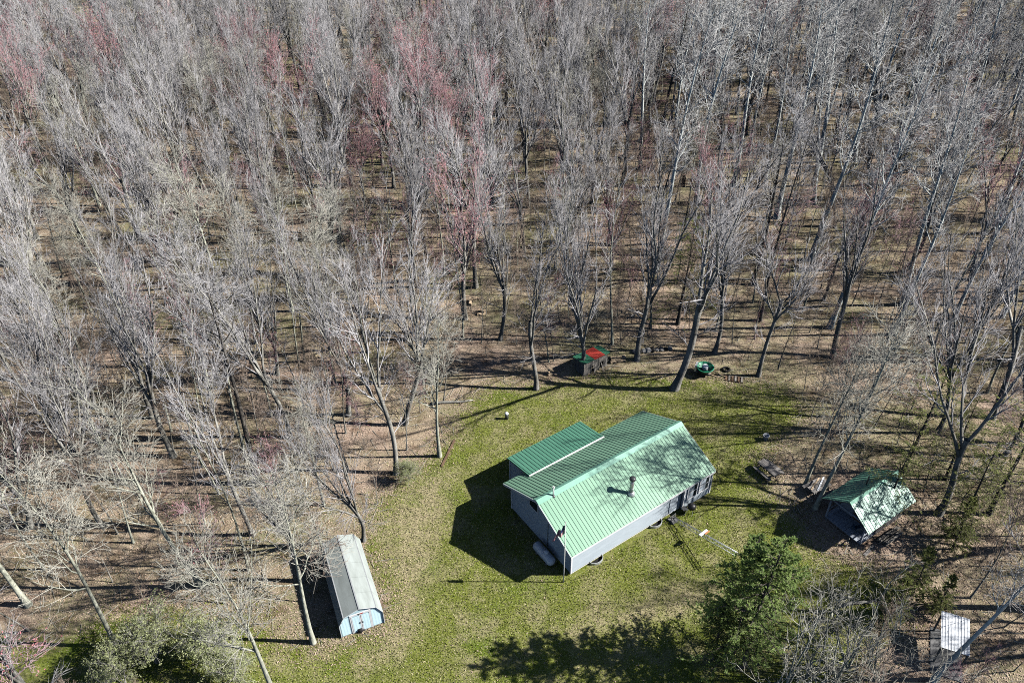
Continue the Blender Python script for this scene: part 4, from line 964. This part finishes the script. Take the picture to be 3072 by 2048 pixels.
def conifer(seed, H, width, mat, dens=1.0, power=0.8, droop=-0.05):
    rg = np.random.default_rng(seed); tr, cr = Geo(), Geo()
    P, R = trunk_line(rg, H, H * 0.013 + 0.03, 12, 0.1, 0.2, 0.08)
    tr.quads(*tubes(P, R, 7))
    nb = int(62 * dens)
    t = np.sort(rg.uniform(0.10, 0.985, nb)); k = 6
    az = np.arange(nb) * 2.4 + rg.uniform(-0.5, 0.5, nb)
    ln = width * (1 - t) ** power * rg.uniform(0.6, 1.2, nb) + 0.25
    f = t * 11; i = np.minimum(f.astype(int), 10); w_ = (f - i)[:, None]
    base = P[0][i] * (1 - w_) + P[0][i + 1] * w_
    d = np.stack([np.cos(az), np.sin(az), 0.35 + 0.5 * t], 1); d = unit(d)
    pts = [base]
    for j in range(k - 1):
        d = unit(d + np.array([0, 0, droop - 0.09 * (1 - t.mean())]) + 0.08 * rg.normal(size=(nb, 3))); pts.append(pts[-1] + d * (ln / (k - 1))[:, None])
    PB = np.stack(pts, 1); RB = np.linspace(0.03, 0.008, k)[None, :] * np.ones((nb, 1)) * (0.5 + ln[:, None] / width)
    tr.quads(*tubes(PB, RB, 4))
    P2, R2, l2 = spawn(rg, PB, RB, 12, 0.12, 1.0, ln * 0.42, (32, 62), 3, -0.04, 0.12, 0.5, 0.4, 0.55)
    P2[:, 1:, 2] = P2[:, :1, 2] + (P2[:, 1:, 2] - P2[:, :1, 2]) * 0.45
    cr.quads(*tubes(P2, np.maximum(R2, 0.006), 3), 1)
    S = np.concatenate([P2.reshape(-1, 3, 3)]); n_each = int(26 * dens)
    m = len(S); idx = np.repeat(np.arange(m), n_each); u_ = rg.random(m * n_each)[:, None]
    c = np.where(u_ < 0.5, S[idx, 0] * (1 - 2 * u_) + S[idx, 1] * 2 * u_, S[idx, 1] * (2 - 2 * u_) + S[idx, 2] * (2 * u_ - 1))
    ax = unit(S[idx, 2] - S[idx, 0]); side = unit(np.cross(ax, np.array([0, 0, 1.0])) + 0.001)
    sg = np.where(rg.random(len(c)) < 0.5, -1, 1)[:, None]
    dr = unit(ax * 0.75 + side * sg * rg.uniform(0.2, 1.0, (len(c), 1)) + 0.25 * rg.normal(size=c.shape))
    lnn = rg.uniform(0.07, 0.17, (len(c), 1)); wd = unit(np.cross(dr, rg.normal(size=c.shape) * 0.5 + np.array([0, 0, 1.0]))) * lnn * 0.2
    V = np.stack([c, c + dr * lnn * 0.5 + wd, c + dr * lnn, c + dr * lnn * 0.5 - wd], 1).reshape(-1, 3)
    cr.quads(V, np.arange(len(c) * 4).reshape(-1, 4), 0)
    return tr.mesh('conifer_trunk', ['bark_dark']), cr.mesh('conifer_crown', [mat, 'twig_brown']), H
PROTO['conifer'] = [conifer(80, 10.0, 3.1, 'needles'), conifer(81, 9.0, 2.5, 'needles_olive', 1.1), conifer(82, 13.0, 4.6, 'needles_olive', 0.72, 0.6, -0.12), conifer(83, 10.0, 2.9, 'needles', 1.1)]

def plant(name, kind, var, at, height, label, cat, group=None, rz=0.0, tilt=(0.0, 0.0), thick=1.0):
    tr, cr, H = PROTO[kind][var % len(PROTO[kind])]
    s_ = height / H
    o = thing(name, label, cat, (at[0], at[1], float(ground_z(np.array([at[0]]), np.array([at[1]]))[0])), 0, group)
    o.rotation_euler = (tilt[0], tilt[1], rz); o.scale = (s_ * thick, s_ * thick, s_)
    link('trunk', tr, o); link('crown', cr, o)
    return o

TREES = []   # (x, y, crown radius)
SPECIAL = [  # photo pixel of the base, kind, variant, height, tilt toward +x in degrees, label
    (353, 1940, 'spread', 0, 19, -3, 'pale crooked leafless tree rooted in the grass left of the shed'),
    (836, 2110, 'spread', 1, 16, -3, 'pale forked leafless tree rising from the lawn before the shed'),
    (940, 1927, 'spread', 2, 17.5, 0, 'pale leafless tree with many low twigs in the shed shadow'),
    (607, 1757, 'spread', 3, 18.5, -8, 'whitish leafless tree with a leaning trunk on the leaves left of the shed'),
    (85, 1815, 'spread', 1, 18, -6, 'pale thick-trunked leafless tree well left of the shed'),
    (1091, 1620, 'upright', 3, 17, -1, 'many-stemmed grey leafless tree right behind the shed'),
    (1188, 1420, 'grey', 6, 22, 0, 'grey leafless tree with a big round twiggy crown at the clearing edge'),
    (1319, 1368, 'spread', 3, 15, 2, 'slim leafless tree at the end of the brown timber'),
    (870, 1318, 'upright', 0, 22, -1, 'tall grey leafless tree with twin stems leaning over the leaf floor'),
    (1609, 1166, 'grey', 2, 18.5, 0, 'straight dark-trunked leafless tree at the back edge of the lawn'),
    (2022, 1166, 'grey', 3, 24, 6, 'thick leaning forked tree casting a long shadow on the back lawn'),
    (1740, 1112, 'upright', 1, 20, 2, 'double-stemmed leafless tree beside the red and green roofed shelter'),
    (2143, 1058, 'upright', 2, 20, 3, 'pair-stemmed dark leafless tree behind the garden cart'),
    (2275, 1127, 'grey', 4, 16, 4, 'slender leafless tree right of the wooden pallet'),
    (2280, 962, 'dark', 0, 22, 3, 'dark tall leafless tree deeper in the wood behind the pallet'),
    (1966, 812, 'aspen', 0, 29, 5, 'very tall pale-topped aspen with a dark lower trunk'),
    (2415, 1455, 'spread', 2, 15, 6, 'leafless tree with a green-grey trunk between the two picnic tables'),
    (2445, 1525, 'spread', 0, 19, 6, 'leaning leafless tree growing by the table next to the cabin'),
    (2815, 1540, 'grey', 5, 21, 5, 'thick leaning leafless tree just behind the far end of the cabin'),
    (2800, 2040, 'aspen', 1, 17, 8, 'thin whitish leaning tree in front of the white roofed lean-to'),
    (2860, 960, 'aspen', 2, 21, 6, 'white-barked leaning birch in the wood beyond the cabin'),
    (1100, 1850, None, 0, 0, 0, None),
]
k_id = 0
for (x, y, kind, var, hgt_, tl, lab) in SPECIAL:
    if kind is None: continue
    p = gp(x, y)
    rz = [0.3, 2.1, 4.0, 5.2, 1.2][k_id % 5] + k_id * 0.37; k_id += 1
    plant({'aspen': 'aspen_tree'}.get(kind, 'bare_tree'), kind, var, p, hgt_, lab, 'tree', None, 0, (0, RAD(tl)), 1.3 if x in (2022, 1609, 2815) else 1.0)
    o = COL.objects[-1] if False else None
    TREES.append((p[0], p[1], 2.6))
for k, (x, y, h_, tl) in enumerate(((2200, 560, 26, 3), (2330, 650, 27, 4), (2440, 560, 26, 5), (2560, 490, 27, 4), (2660, 560, 25, 5), (2430, 780, 25, 6), (2090, 610, 25, 3), (2960, 760, 24, 6), (2740, 400, 26, 5))):
    p = gp(x, y)
    plant('aspen_tree', 'aspen', k, p, h_, 'very tall white-barked aspen towering over the wood beyond the garden cart', 'tree', 'towering white aspens beyond the garden cart', k * 1.1, (0, RAD(tl * 0.4)), 1.25); TREES.append((p[0], p[1], 3))
# conifers
for (px_, py_, hz, var, hgt_, lab, mw) in (
        (2345, 1600, 13.5, 0, 13.5, 'dense dark green conifer on the lawn before the cabin', 0),
        (2285, 1625, 12.0, 3, 12.0, 'dense green conifer grown together with the taller one before the cabin', 0),
        (2180, 1800, 6.5, 0, 6.5, 'low bushy green conifer in front of the dense dark one', 0),
        (2800, 1650, 5.2, 1, 5.2, 'light olive conifer beside the white roofed lean-to', 0),
        (2725, 1740, 4.6, 1, 4.6, 'bushy olive conifer left of the one by the lean-to', 0),
        (2860, 1730, 4.2, 1, 4.2, 'small olive conifer just behind the white roofed lean-to', 0),
        (2845, 1080, 12.0, 2, 12.0, 'broad sparse olive conifer in the wood behind the cabin', 0),
        (2740, 1330, 8.0, 2, 8.0, 'sparse olive conifer right behind the cabin roof', 0),
        (2950, 1190, 9.0, 2, 9.0, 'sparse olive conifer beside the broad one behind the cabin', 0),
        (3010, 1330, 10.0, 2, 10.0, 'wide sparse olive conifer right of the cabin', 0),
        (2930, 1500, 5.5, 1, 5.5, 'short olive conifer on the leaf floor close right of the cabin', 0),
        (2080, 640, 13.0, 2, 13.0, 'yellow-green conifer deep in the wood beside the tall aspen', 0)):
    p = gp(px_, py_, hz)
    plant('conifer_tree', 'conifer', var, p, hgt_, lab, 'tree', None, hgt_)
    TREES.append((p[0], p[1], 2.0))
plant('conifer_tree', 'conifer', 2, (37.5, 41.5), 14.0, 'tall broad olive conifer shading the cabin from the side away from the house', 'tree', None, 1.0); TREES.append((37.5, 41.5, 2.0))
# shrubs
for k, (px_, py_, hz, kind, var, hgt_, nm, lab) in enumerate((
        (470, 1990, 0, 'leafy', 0, 3.4, 'shrub', 'pale green leafing shrub by the pale crooked tree on the lawn'),
        (620, 1985, 0, 'leafy', 1, 3.0, 'shrub', 'pale green leafing shrub between the crooked tree and the forked tree'),
        (720, 2040, 0, 'leafy', 0, 2.6, 'shrub', 'low pale leafing shrub at the foot of the forked lawn tree'),
        (380, 2050, 0, 'leafy', 1, 2.6, 'shrub', 'low pale leafing shrub at the lawn edge left of the forked tree'),
        (1230, 1440, 0, 'leafy', 1, 1.6, 'shrub', 'small yellowish shrub at the foot of the round-crowned tree'),
        (2500, 1830, 7.5, 'openshrub', 0, 7.5, 'bare_shrub', 'large leafless grey shrub before the dense dark conifer'),
        (2630, 1810, 7.5, 'openshrub', 1, 7.5, 'bare_shrub', 'large leafless grey shrub between the two near conifers'),
        (2400, 1940, 7.0, 'openshrub', 2, 7.0, 'bare_shrub', 'leafless grey shrub at the foot of the dense dark conifer'),
        (2720, 1890, 6.5, 'openshrub', 3, 6.5, 'bare_shrub', 'leafless grey shrub left of the white roofed lean-to'),
        (2560, 1950, 7.0, 'openshrub', 2, 7.0, 'bare_shrub', 'leafless grey shrub below the two large grey shrubs'),
        (1800, 985, 0, 'thicket', 1, 2.2, 'bare_shrub', 'dark brush tangle behind the red and green roofed shelter'),
        (2970, 1960, 3.0, 'redsap', 0, 4.0, 'budding_sapling', 'red budding sapling right of the white roofed lean-to'),
        (2880, 2010, 3.0, 'redsap', 1, 3.6, 'budding_sapling', 'red budding sapling in front of the white roofed lean-to'),
        (1050, 1180, 4.0, 'redsap', 0, 5.0, 'budding_sapling', 'red budding sapling on the leaf floor left of the round-crowned tree'))):
    p = gp(px_, py_, hz)
    plant(nm, kind, var, p, hgt_, lab, 'shrub' if 'shrub' in nm else 'tree', None, k * 1.3)

# ------------------------------------------------------------------ the wood: scattered individuals, the farther rest as one mass
rg = np.random.default_rng(7)
def blocked(P):
    b = poly_sd(P, LAWN) > -0.6
    for (c0, c1, c2, c3) in ((-14.5, -8.0, 30.0, 40.0),):
        b |= (P[:, 0] > c0) & (P[:, 0] < c1) & (P[:, 1] > c2) & (P[:, 1] < c3)
    cb = cw(CL / 2, CW_ / 2); b |= np.hypot(P[:, 0] - cb[0], P[:, 1] - cb[1]) < 4.6
    for q in (gp(1785, 1105), gp(1853, 1075), gp(1960, 1052), gp(2112, 1120), gp(2303, 1420), gp(2452, 1476), gp(2203, 1138), gp(1420, 915)): b |= np.hypot(P[:, 0] - q[0], P[:, 1] - q[1]) < 1.9
    lc = gp(2870, 1920, 1); b |= np.hypot(P[:, 0] - lc[0], P[:, 1] - lc[1]) < 3.5
    return b
CLEAR = [[(1330, 1180), (1480, 1000), (2240, 1000), (2420, 1200), (2420, 1500), (2300, 1640), (2240, 1760), (1950, 2048), (1080, 2048), (1130, 1500)],
         [(2060, 1590), (2420, 1570), (2440, 2070), (2040, 2070)], [(2390, 1380), (2560, 1340), (2800, 1420), (2790, 1620), (2600, 1720), (2450, 1640)], [(930, 1560), (1130, 1560), (1190, 1880), (980, 1960)], [(2760, 1800), (2960, 1800), (2960, 2020), (2760, 2020)]]
CLEAR = [np.array(c, float) for c in CLEAR]
def hides(x, y, h, w=1.6):
    """would a tree here stand in front of a building or the lawn, which the photograph shows clear?"""
    S = np.array([pj((x + dx, y, h * f)) for f in (0.4, 0.6, 0.8, 0.95) for dx in (-w, w)])
    return any((poly_sd(S, c) > 0).any() for c in CLEAR)
def shades(x, y, h):
    """would its crown's shadow fall on the house roof, most of which the photograph shows sunlit?"""
    c = hw(7, 3.9)
    return any(math.hypot(x - 1.35 * (h * f - 3.5) - c[0], y - c[1]) < 6.5 for f in (0.5, 0.7, 0.9))
def in_view(P, mx=14):
    y = P[:, 1]; half = 0.66 * np.hypot(y * 0.8, 40) * 1.0
    half = (41 + (y - 43.6) * 0.535)
    return (P[:, 0] > -half - mx * 0.5) & (P[:, 0] < half + mx)
def scatter(n_try, dmin, ylo, yhi, taken, extra=None):
    """dart throwing with a grid"""
    cell = dmin; grid = {}
    def put(x, y): grid.setdefault((int(x // cell), int(y // cell)), []).append((x, y))
    for x, y in taken: put(x, y)
    y = ylo + (yhi - ylo) * rg.random(n_try); half = 44 + (y - 43.6) * 0.56
    x = rg.uniform(-1, 1, n_try) * (half + 8) + 3
    C = np.stack([x, y], 1); C = C[in_view(C) & ~blocked(C)]
    out = []
    for x, y in C:
        i, j = int(x // cell), int(y // cell); ok = True
        for a in (-1, 0, 1):
            for b in (-1, 0, 1):
                for q in grid.get((i + a, j + b), ()):
                    if (q[0] - x) ** 2 + (q[1] - y) ** 2 < dmin * dmin: ok = False; break
                if not ok: break
            if not ok: break
        if ok: put(x, y); out.append((x, y))
    return np.array(out)
big = scatter(16000, 5.0, 24, 215, [(t[0], t[1]) for t in TREES])
def patchy(x, y): return 0.5 + 0.25 * np.sin(x * 0.21 + 1.7 * np.sin(y * 0.11)) + 0.25 * np.sin(y * 0.19 + 1.3 * np.sin(x * 0.13 + 2))
big = big[rg.random(len(big)) < 0.6 + 0.55 * patchy(big[:, 0], big[:, 1])]
extra = scatter(12000, 3.3, 108, 215, big); big = np.concatenate([big, extra[rg.random(len(extra)) < 0.5]])
big = big[np.argsort(np.hypot(big[:, 0], big[:, 1]))]
# the wood thins out to saplings right behind the lawn
sdb = poly_sd(big, LAWN)
keep = (sdb < -3.0) | (rg.random(len(big)) < 0.35)
keep &= ~((big[:, 0] > -4) & (big[:, 0] < 22) & (big[:, 1] < 76) & (big[:, 1] > 56) & (rg.random(len(big)) < 0.55))
big = big[keep]
def kind_of(x, y, r):
    right = x / (41 + (y - 43.6) * 0.535)
    rp = patchy(x * 1.4 + 31, y * 1.4)
    if r > 0.965: return 'snag'
    ap = 0.30 if (right > 0.15 and y > 62) else 0.0
    rd = (0.34 if right > 0.3 or y > 100 else 0.12) if rp > 0.6 and y > 62 else 0.03
    sp = 0.30 if right < -0.3 and y < 75 else 0.10
    if r < ap: return 'aspen'
    if r < ap + rd: return 'red'
    if r < ap + rd + sp: return 'spread'
    if r < ap + rd + sp + (0.10 if right > 0 else 0.03): return 'dark'
    if r < ap + rd + sp + 0.34: return 'upright'
    return 'grey'
WOOD = {'snag': ('dead_tree', 'pale dead tree with a broken top', 'broken-topped dead trees'),
        'aspen': ('aspen_tree', 'white-barked leafless aspen', 'white-barked aspens'),
        'red': ('budding_tree', 'tree with a reddish budding crown', 'red budding trees'),
        'spread': ('bare_tree', 'pale leafless tree with spreading limbs', 'pale spreading trees'),
        'dark': ('bare_tree', 'dark-trunked leafless tree', 'dark-trunked trees'),
        'upright': ('bare_tree', 'grey tree with several steep stems', 'steep-stemmed grey trees'),
        'grey': ('bare_tree', 'grey tree with a broom-like crown', 'broom-crowned grey trees')}
HGT = {'snag': (7, 13), 'aspen': (22, 28), 'red': (12, 21), 'spread': (12, 19), 'dark': (18, 24), 'upright': (15, 23), 'grey': (14, 23)}
far_pts = []
SRC_ORDER = ['snag', 'pole', 'aspen', 'red', 'spread', 'dark', 'upright', 'grey', 'sapling', 'redsap']
SRC = [(k, v) for k in SRC_ORDER for v in range(len(PROTO[k]))]
def src_index(kind, var): return SRC.index((kind, var % len(PROTO[kind])))
LANDMARKS = [('the gambrel shed', -12, 36), ('the firewood shelter', 8, 61), ('the cabin', 28, 41), ('the garden cart', 19, 60), ('the cut logs', -3.5, 74), ('the brown timber', -5, 48)]
def zone(x, y):
    nm, lx, ly_ = min(LANDMARKS, key=lambda q: math.hypot(x - q[1], y - q[2])); d = math.hypot(x - lx, y - ly_)
    return 'close to ' + nm if d < 12 else ('some way from ' + nm if d < 24 else ('in woods beyond ' + nm if d < 42 else 'in deep woods beyond ' + nm))
n_ind = 0
for (x, y) in big:
    kd = kind_of(x, y, rg.random()); var = int(rg.integers(0, 12)); h_ = rg.uniform(*HGT[kd]); rz = rg.uniform(0, 6.28); tl = rg.normal(size=2) * (0.045 if rg.random() < 0.88 else 0.13)
    if y < 75 and hides(x, y, h_): continue
    if shades(x, y, h_) and rg.random() < 0.7: continue
    u, v = pj((x, y, h_ * 0.6))
    if n_ind < 330 and -60 < u < 3130 and v < 2120:
        nm, lab, grp = WOOD[kd]
        lo, hi = HGT[kd]; size = ('short', 'mid-height', 'tall')[int(min(2.99, 3 * (h_ - lo) / (hi - lo)))]
        lean = 'leaning ' if math.hypot(*tl) > 0.05 else ''
        plant(nm, kd, var, (x, y), h_, size + ' ' + lean + lab + ' ' + zone(x, y), 'tree', grp + ' ' + zone(x, y), rz, tl); n_ind += 1
    else: far_pts.append((x, y, src_index(kd, var), h_ / PROTO[kd][var % len(PROTO[kd])][2], rz, tl[0], tl[1]))
# slender pole trees between the big ones
pol = scatter(14000, 2.9, 26, 170, np.concatenate([big, [(t[0], t[1]) for t in TREES]]))
pol = pol[np.argsort(np.hypot(pol[:, 0], pol[:, 1]))]; n_pol = 0
for (x, y) in pol:
    if rg.random() < 0.92 - 0.55 * patchy(x * 1.3 + 9, y * 1.3) - (0.25 if x < -6 and y < 85 else 0): continue
    if poly_sd(np.array([[x, y]]), LAWN)[0] > -2.5: continue
    var = int(rg.integers(0, 12)); h_ = rg.uniform(9, 18); rz = rg.uniform(0, 6.28); tl = rg.normal(size=2) * 0.05
    if y < 75 and hides(x, y, h_, 1.0): continue
    if shades(x, y, h_) and rg.random() < 0.7: continue
    u, v = pj((x, y, h_ * 0.6))
    if n_pol < 260 and -40 < u < 3110 and v < 2100:
        lab = ('short' if h_ < 12 else 'mid-height' if h_ < 15 else 'tall') + (' leaning' if math.hypot(*tl) > 0.075 else '') + ' slender pole-thin pale tree ' + zone(x, y)
        plant('slender_tree', 'pole', var, (x, y), h_, lab, 'tree', 'slender pole trees ' + zone(x, y), rz, tl); n_pol += 1
    else: far_pts.append((x, y, src_index('pole', var), h_ / PROTO['pole'][var % 6][2], rz, tl[0], tl[1]))
# saplings of the understorey
sap = scatter(12000, 2.2, 24, 150, [(t[0], t[1]) for t in TREES])
sap = sap[np.argsort(np.hypot(sap[:, 0], sap[:, 1]))]
n_sap = 0
for (x, y) in sap:
    if rg.random() < 0.25: continue
    kd = 'redsap' if rg.random() < 0.14 else 'sapling'; var = int(rg.integers(0, 12)); h_ = rg.uniform(4, 11); rz = rg.uniform(0, 6.28); tl = rg.normal(size=2) * 0.06
    if y < 60 and hides(x, y, h_, 0.8): continue
    u, v = pj((x, y, h_ * 0.5))
    if n_sap < 300 and -30 < u < 3100 and v < 2070:
        plant('sapling' if kd == 'sapling' else 'budding_sapling', kd, var, (x, y), h_, ('knee-high ' if h_ < 0 else 'low ' if h_ < 5.5 else 'tall ') + ('thin brown bare sapling ' if kd == 'sapling' else 'thin red-budded sapling ') + zone(x, y), 'sapling', ('bare saplings ' if kd == 'sapling' else 'red-budded saplings ') + zone(x, y), rz, tl); n_sap += 1
    else: far_pts.append((x, y, src_index(kd, var), h_ / PROTO[kd][var % len(PROTO[kd])][2], rz, tl[0], tl[1]))

def instancer(name, label, pts, sources, cat):
    """one object that sets whole trees on its points (geometry nodes)"""
    pts = np.array(pts)
    z = ground_z(pts[:, 0], pts[:, 1])
    me = bpy.data.meshes.new(name); me.vertices.add(len(pts)); me.vertices.foreach_set('co', np.stack([pts[:, 0], pts[:, 1], z], 1).astype(np.float32).ravel())
    for nm, tp, arr in (('src', 'INT', pts[:, 2].astype(np.int32)), ('scl', 'FLOAT', pts[:, 3].astype(np.float32))):
        a = me.attributes.new(nm, tp, 'POINT'); a.data.foreach_set('value', arr)
    a = me.attributes.new('rot', 'FLOAT_VECTOR', 'POINT'); a.data.foreach_set('vector', np.stack([pts[:, 5], pts[:, 6], pts[:, 4]], 1).astype(np.float32).ravel())
    o = link(name, me)
    ng = bpy.data.node_groups.new(name, 'GeometryNodeTree')
    ng.interface.new_socket('Geometry', in_out='INPUT', socket_type='NodeSocketGeometry'); ng.interface.new_socket('Geometry', in_out='OUTPUT', socket_type='NodeSocketGeometry')
    N = ng.nodes; K = ng.links.new
    gi, go = N.new('NodeGroupInput'), N.new('NodeGroupOutput')
    ci = N.new('GeometryNodeCollectionInfo'); ci.inputs['Collection'].default_value = sources; ci.inputs['Separate Children'].default_value = True; ci.inputs['Reset Children'].default_value = True
    ip = N.new('GeometryNodeInstanceOnPoints'); ip.inputs['Pick Instance'].default_value = True
    def at(nm, tp):
        n = N.new('GeometryNodeInputNamedAttribute'); n.data_type = tp; n.inputs['Name'].default_value = nm; return n.outputs['Attribute']
    K(gi.outputs[0], ip.inputs['Points']); K(ci.outputs[0], ip.inputs['Instance']); K(at('src', 'INT'), ip.inputs['Instance Index'])
    er = N.new('FunctionNodeEulerToRotation'); K(at('rot', 'FLOAT_VECTOR'), er.inputs[0]); K(er.outputs[0], ip.inputs['Rotation']); K(at('scl', 'FLOAT'), ip.inputs['Scale'])
    K(ip.outputs[0], go.inputs[0])
    md = o.modifiers.new('trees', 'NODES'); md.node_group = ng
    return tag(o, label, cat, kind='stuff')
sources = bpy.data.collections.new('tree_sources')
def joined(name, tr, cr):
    me = bpy.data.meshes.new(name); import bmesh
    bm = bmesh.new(); bm.from_mesh(tr); nf = len(bm.faces); bm.from_mesh(cr); bm.faces.ensure_lookup_table()
    for f in bm.faces[nf:]: f.material_index += 1
    bm.to_mesh(me); bm.free()
    for m in list(tr.materials) + list(cr.materials): me.materials.append(m)
    return me
for i, (k, v) in enumerate(SRC):
    tr, cr, H = PROTO[k][v]
    o = bpy.data.objects.new('tree_source_%03d' % i, joined('tree_source_%03d' % i, tr, cr)); sources.objects.link(o)
instancer('far_woodland', 'dense leafless grey wood stretching away behind the clearing', far_pts, sources, 'woodland')

# ------------------------------------------------------------------ fallen leaves and sticks
def leaf_scatter(name, n, ylo, yhi, mat, size, seed, lawn_frac):
    r2 = np.random.default_rng(seed)
    y = ylo + (yhi - ylo) * r2.random(n) ** 1.4; half = 42 + (y - 43.6) * 0.55; x = r2.uniform(-1, 1, n) * half
    P = np.stack([x, y], 1); sd_ = poly_sd(P, LAWN)
    k = (sd_ < 0.2 + r2.normal(size=n) * 0.8) | (r2.random(n) < lawn_frac); P = P[k]; m = len(P)
    c = np.stack([P[:, 0], P[:, 1], ground_z(P[:, 0], P[:, 1]) + 0.02 + 0.03 * r2.random(m)], 1)
    a = r2.uniform(0, 6.28, m); d1 = np.stack([np.cos(a), np.sin(a), r2.normal(size=m) * 0.35], 1); d2 = np.stack([-np.sin(a), np.cos(a), r2.normal(size=m) * 0.35], 1)
    s_ = (size * r2.uniform(0.6, 1.4, m))[:, None]
    V = np.stack([c - d1 * s_, c - d2 * s_ * 0.6, c + d1 * s_, c + d2 * s_ * 0.6], 1).reshape(-1, 3); V[:, 2] = np.maximum(V[:, 2], -0.5)
    return link(name, np_mesh(name, V, np.arange(m * 4).reshape(-1, 4), np.zeros((0, 3), int), [mat], smooth=False))
tag(leaf_scatter('fallen_leaves', 260000, 24, 95, 'leaf_litter', 0.052, 3, 0.012), 'dry brown fallen leaves covering the woodland floor', 'leaves', kind='stuff')
def grass_scatter(n, seed):
    r2 = np.random.default_rng(seed)
    P = np.stack([r2.uniform(-30, 32, n), 24 + 36 * r2.random(n)], 1)
    sd_ = poly_sd(P, LAWN); P = P[sd_ > -1.5 + r2.normal(size=n) * 0.9]
    q = np.array([hloc((a, b, 0)) for a, b in P]); P = P[~((q[:, 0] > -0.1) & (q[:, 0] < L + 0.1) & (q[:, 1] > -0.3) & (q[:, 1] < 10.5))]
    d = P - SA[:2]; u_ = d[:, 0] * math.cos(sy) + d[:, 1] * math.sin(sy); v_ = -d[:, 0] * math.sin(sy) + d[:, 1] * math.cos(sy)
    P = P[~((u_ > -0.1) & (u_ < SW + 0.1) & (v_ > -0.1) & (v_ < SLn + 0.1))]; m = len(P)
    tn = np.max([poly_sd(P, t) for t in TAN], axis=0)
    straw = r2.random(m) < np.clip(0.32 + 0.25 * tn, 0.28, 0.85)
    a = r2.uniform(0, 6.28, m); w2 = r2.uniform(0.02, 0.05, m)[:, None]; dx = np.stack([np.cos(a), np.sin(a), np.zeros(m)], 1)
    base = np.concatenate([P, np.zeros((m, 1))], 1); tip = base + np.stack([r2.normal(size=m) * 0.05, r2.normal(size=m) * 0.05, r2.uniform(0.035, 0.11, m)], 1)
    V = np.stack([base - dx * w2, base + dx * w2, tip], 1).reshape(-1, 3)
    return link('grass_tufts', np_mesh('grass_tufts', V, np.zeros((0, 4), int), np.arange(m * 3).reshape(-1, 3), ['grass_green', 'grass_straw'], None, straw.astype(np.int32), smooth=False))
tag(grass_scatter(330000, 21), 'short green and straw-coloured grass blades over the lawn', 'grass', kind='stuff')
r2 = np.random.default_rng(12)
n = 9000; y = 24 + 96 * r2.random(n) ** 1.2; x = r2.uniform(-1, 1, n) * (42 + (y - 43.6) * 0.55); P = np.stack([x, y], 1); P = P[poly_sd(P, LAWN) < -0.5]; m = len(P)
a = r2.uniform(0, 6.28, m); ln = r2.uniform(0.4, 2.0, m); z = ground_z(P[:, 0], P[:, 1]) + 0.03
A = np.stack([P[:, 0], P[:, 1], z], 1); D = np.stack([np.cos(a), np.sin(a), r2.uniform(0, 0.15, m)], 1)
Pm = np.stack([A, A + D * ln[:, None] * 0.5 + r2.normal(size=(m, 3)) * 0.04, A + D * ln[:, None]], 1); Pm[:, :, 2] = np.maximum(Pm[:, :, 2], z[:, None])
V_, F_ = tubes(Pm, np.stack([np.full(m, 0.02), np.full(m, 0.015), np.full(m, 0.007)], 1) * r2.uniform(0.6, 1.4, (m, 1)), 4)
tag(link('fallen_sticks', np_mesh('fallen_sticks', V_, F_, np.zeros((0, 3), int), ['twig_pale'])), 'small dead sticks strewn over the woodland floor', 'sticks', kind='stuff')
# fallen trunks, each its own thing
FALL = [((1500, 1345), (1760, 1310), None), ((560, 880), (760, 870), 'fallen grey trunk on the leaf floor deep in the left wood'), ((2560, 478), (2680, 450), 'fallen pale trunk in the wood among the white aspens'),
        ((1290, 1215), (1420, 1203), 'fallen dark branch at the back edge of the lawn'), ((2050, 905), (2130, 880), 'fallen trunk behind the garden cart'), ((2150, 845), (2310, 842), 'long fallen dark trunk behind the dark tall tree'),
        ((2520, 1820), (2640, 1800), 'fallen pole on the grass between the near conifers')]
for (a, b, lab) in FALL:
    if lab is None: continue
    A_, B_ = gp(*a), gp(*b); z0_ = float(ground_z(A_[:1], A_[1:2])[0]); d = B_ - A_; ln_ = float(np.linalg.norm(d))
    mb = MB().tube([(0, 0, 0.12), (ln_ * 0.3, 0.1, 0.14), (ln_ * 0.7, -0.05, 0.11), (ln_, 0.1, 0.08)], [0.15, 0.13, 0.10, 0.05], 8)
    mb.tube([(ln_ * 0.55, 0, 0.12), (ln_ * 0.75, 0.5, 0.35)], [0.05, 0.015], 5)
    o = tag(mb.build('fallen_trunk', 'bark_grey', None, True), lab, 'fallen trunk'); o.location = (A_[0], A_[1], z0_); o.rotation_euler = (0, 0, math.atan2(d[1], d[0]))
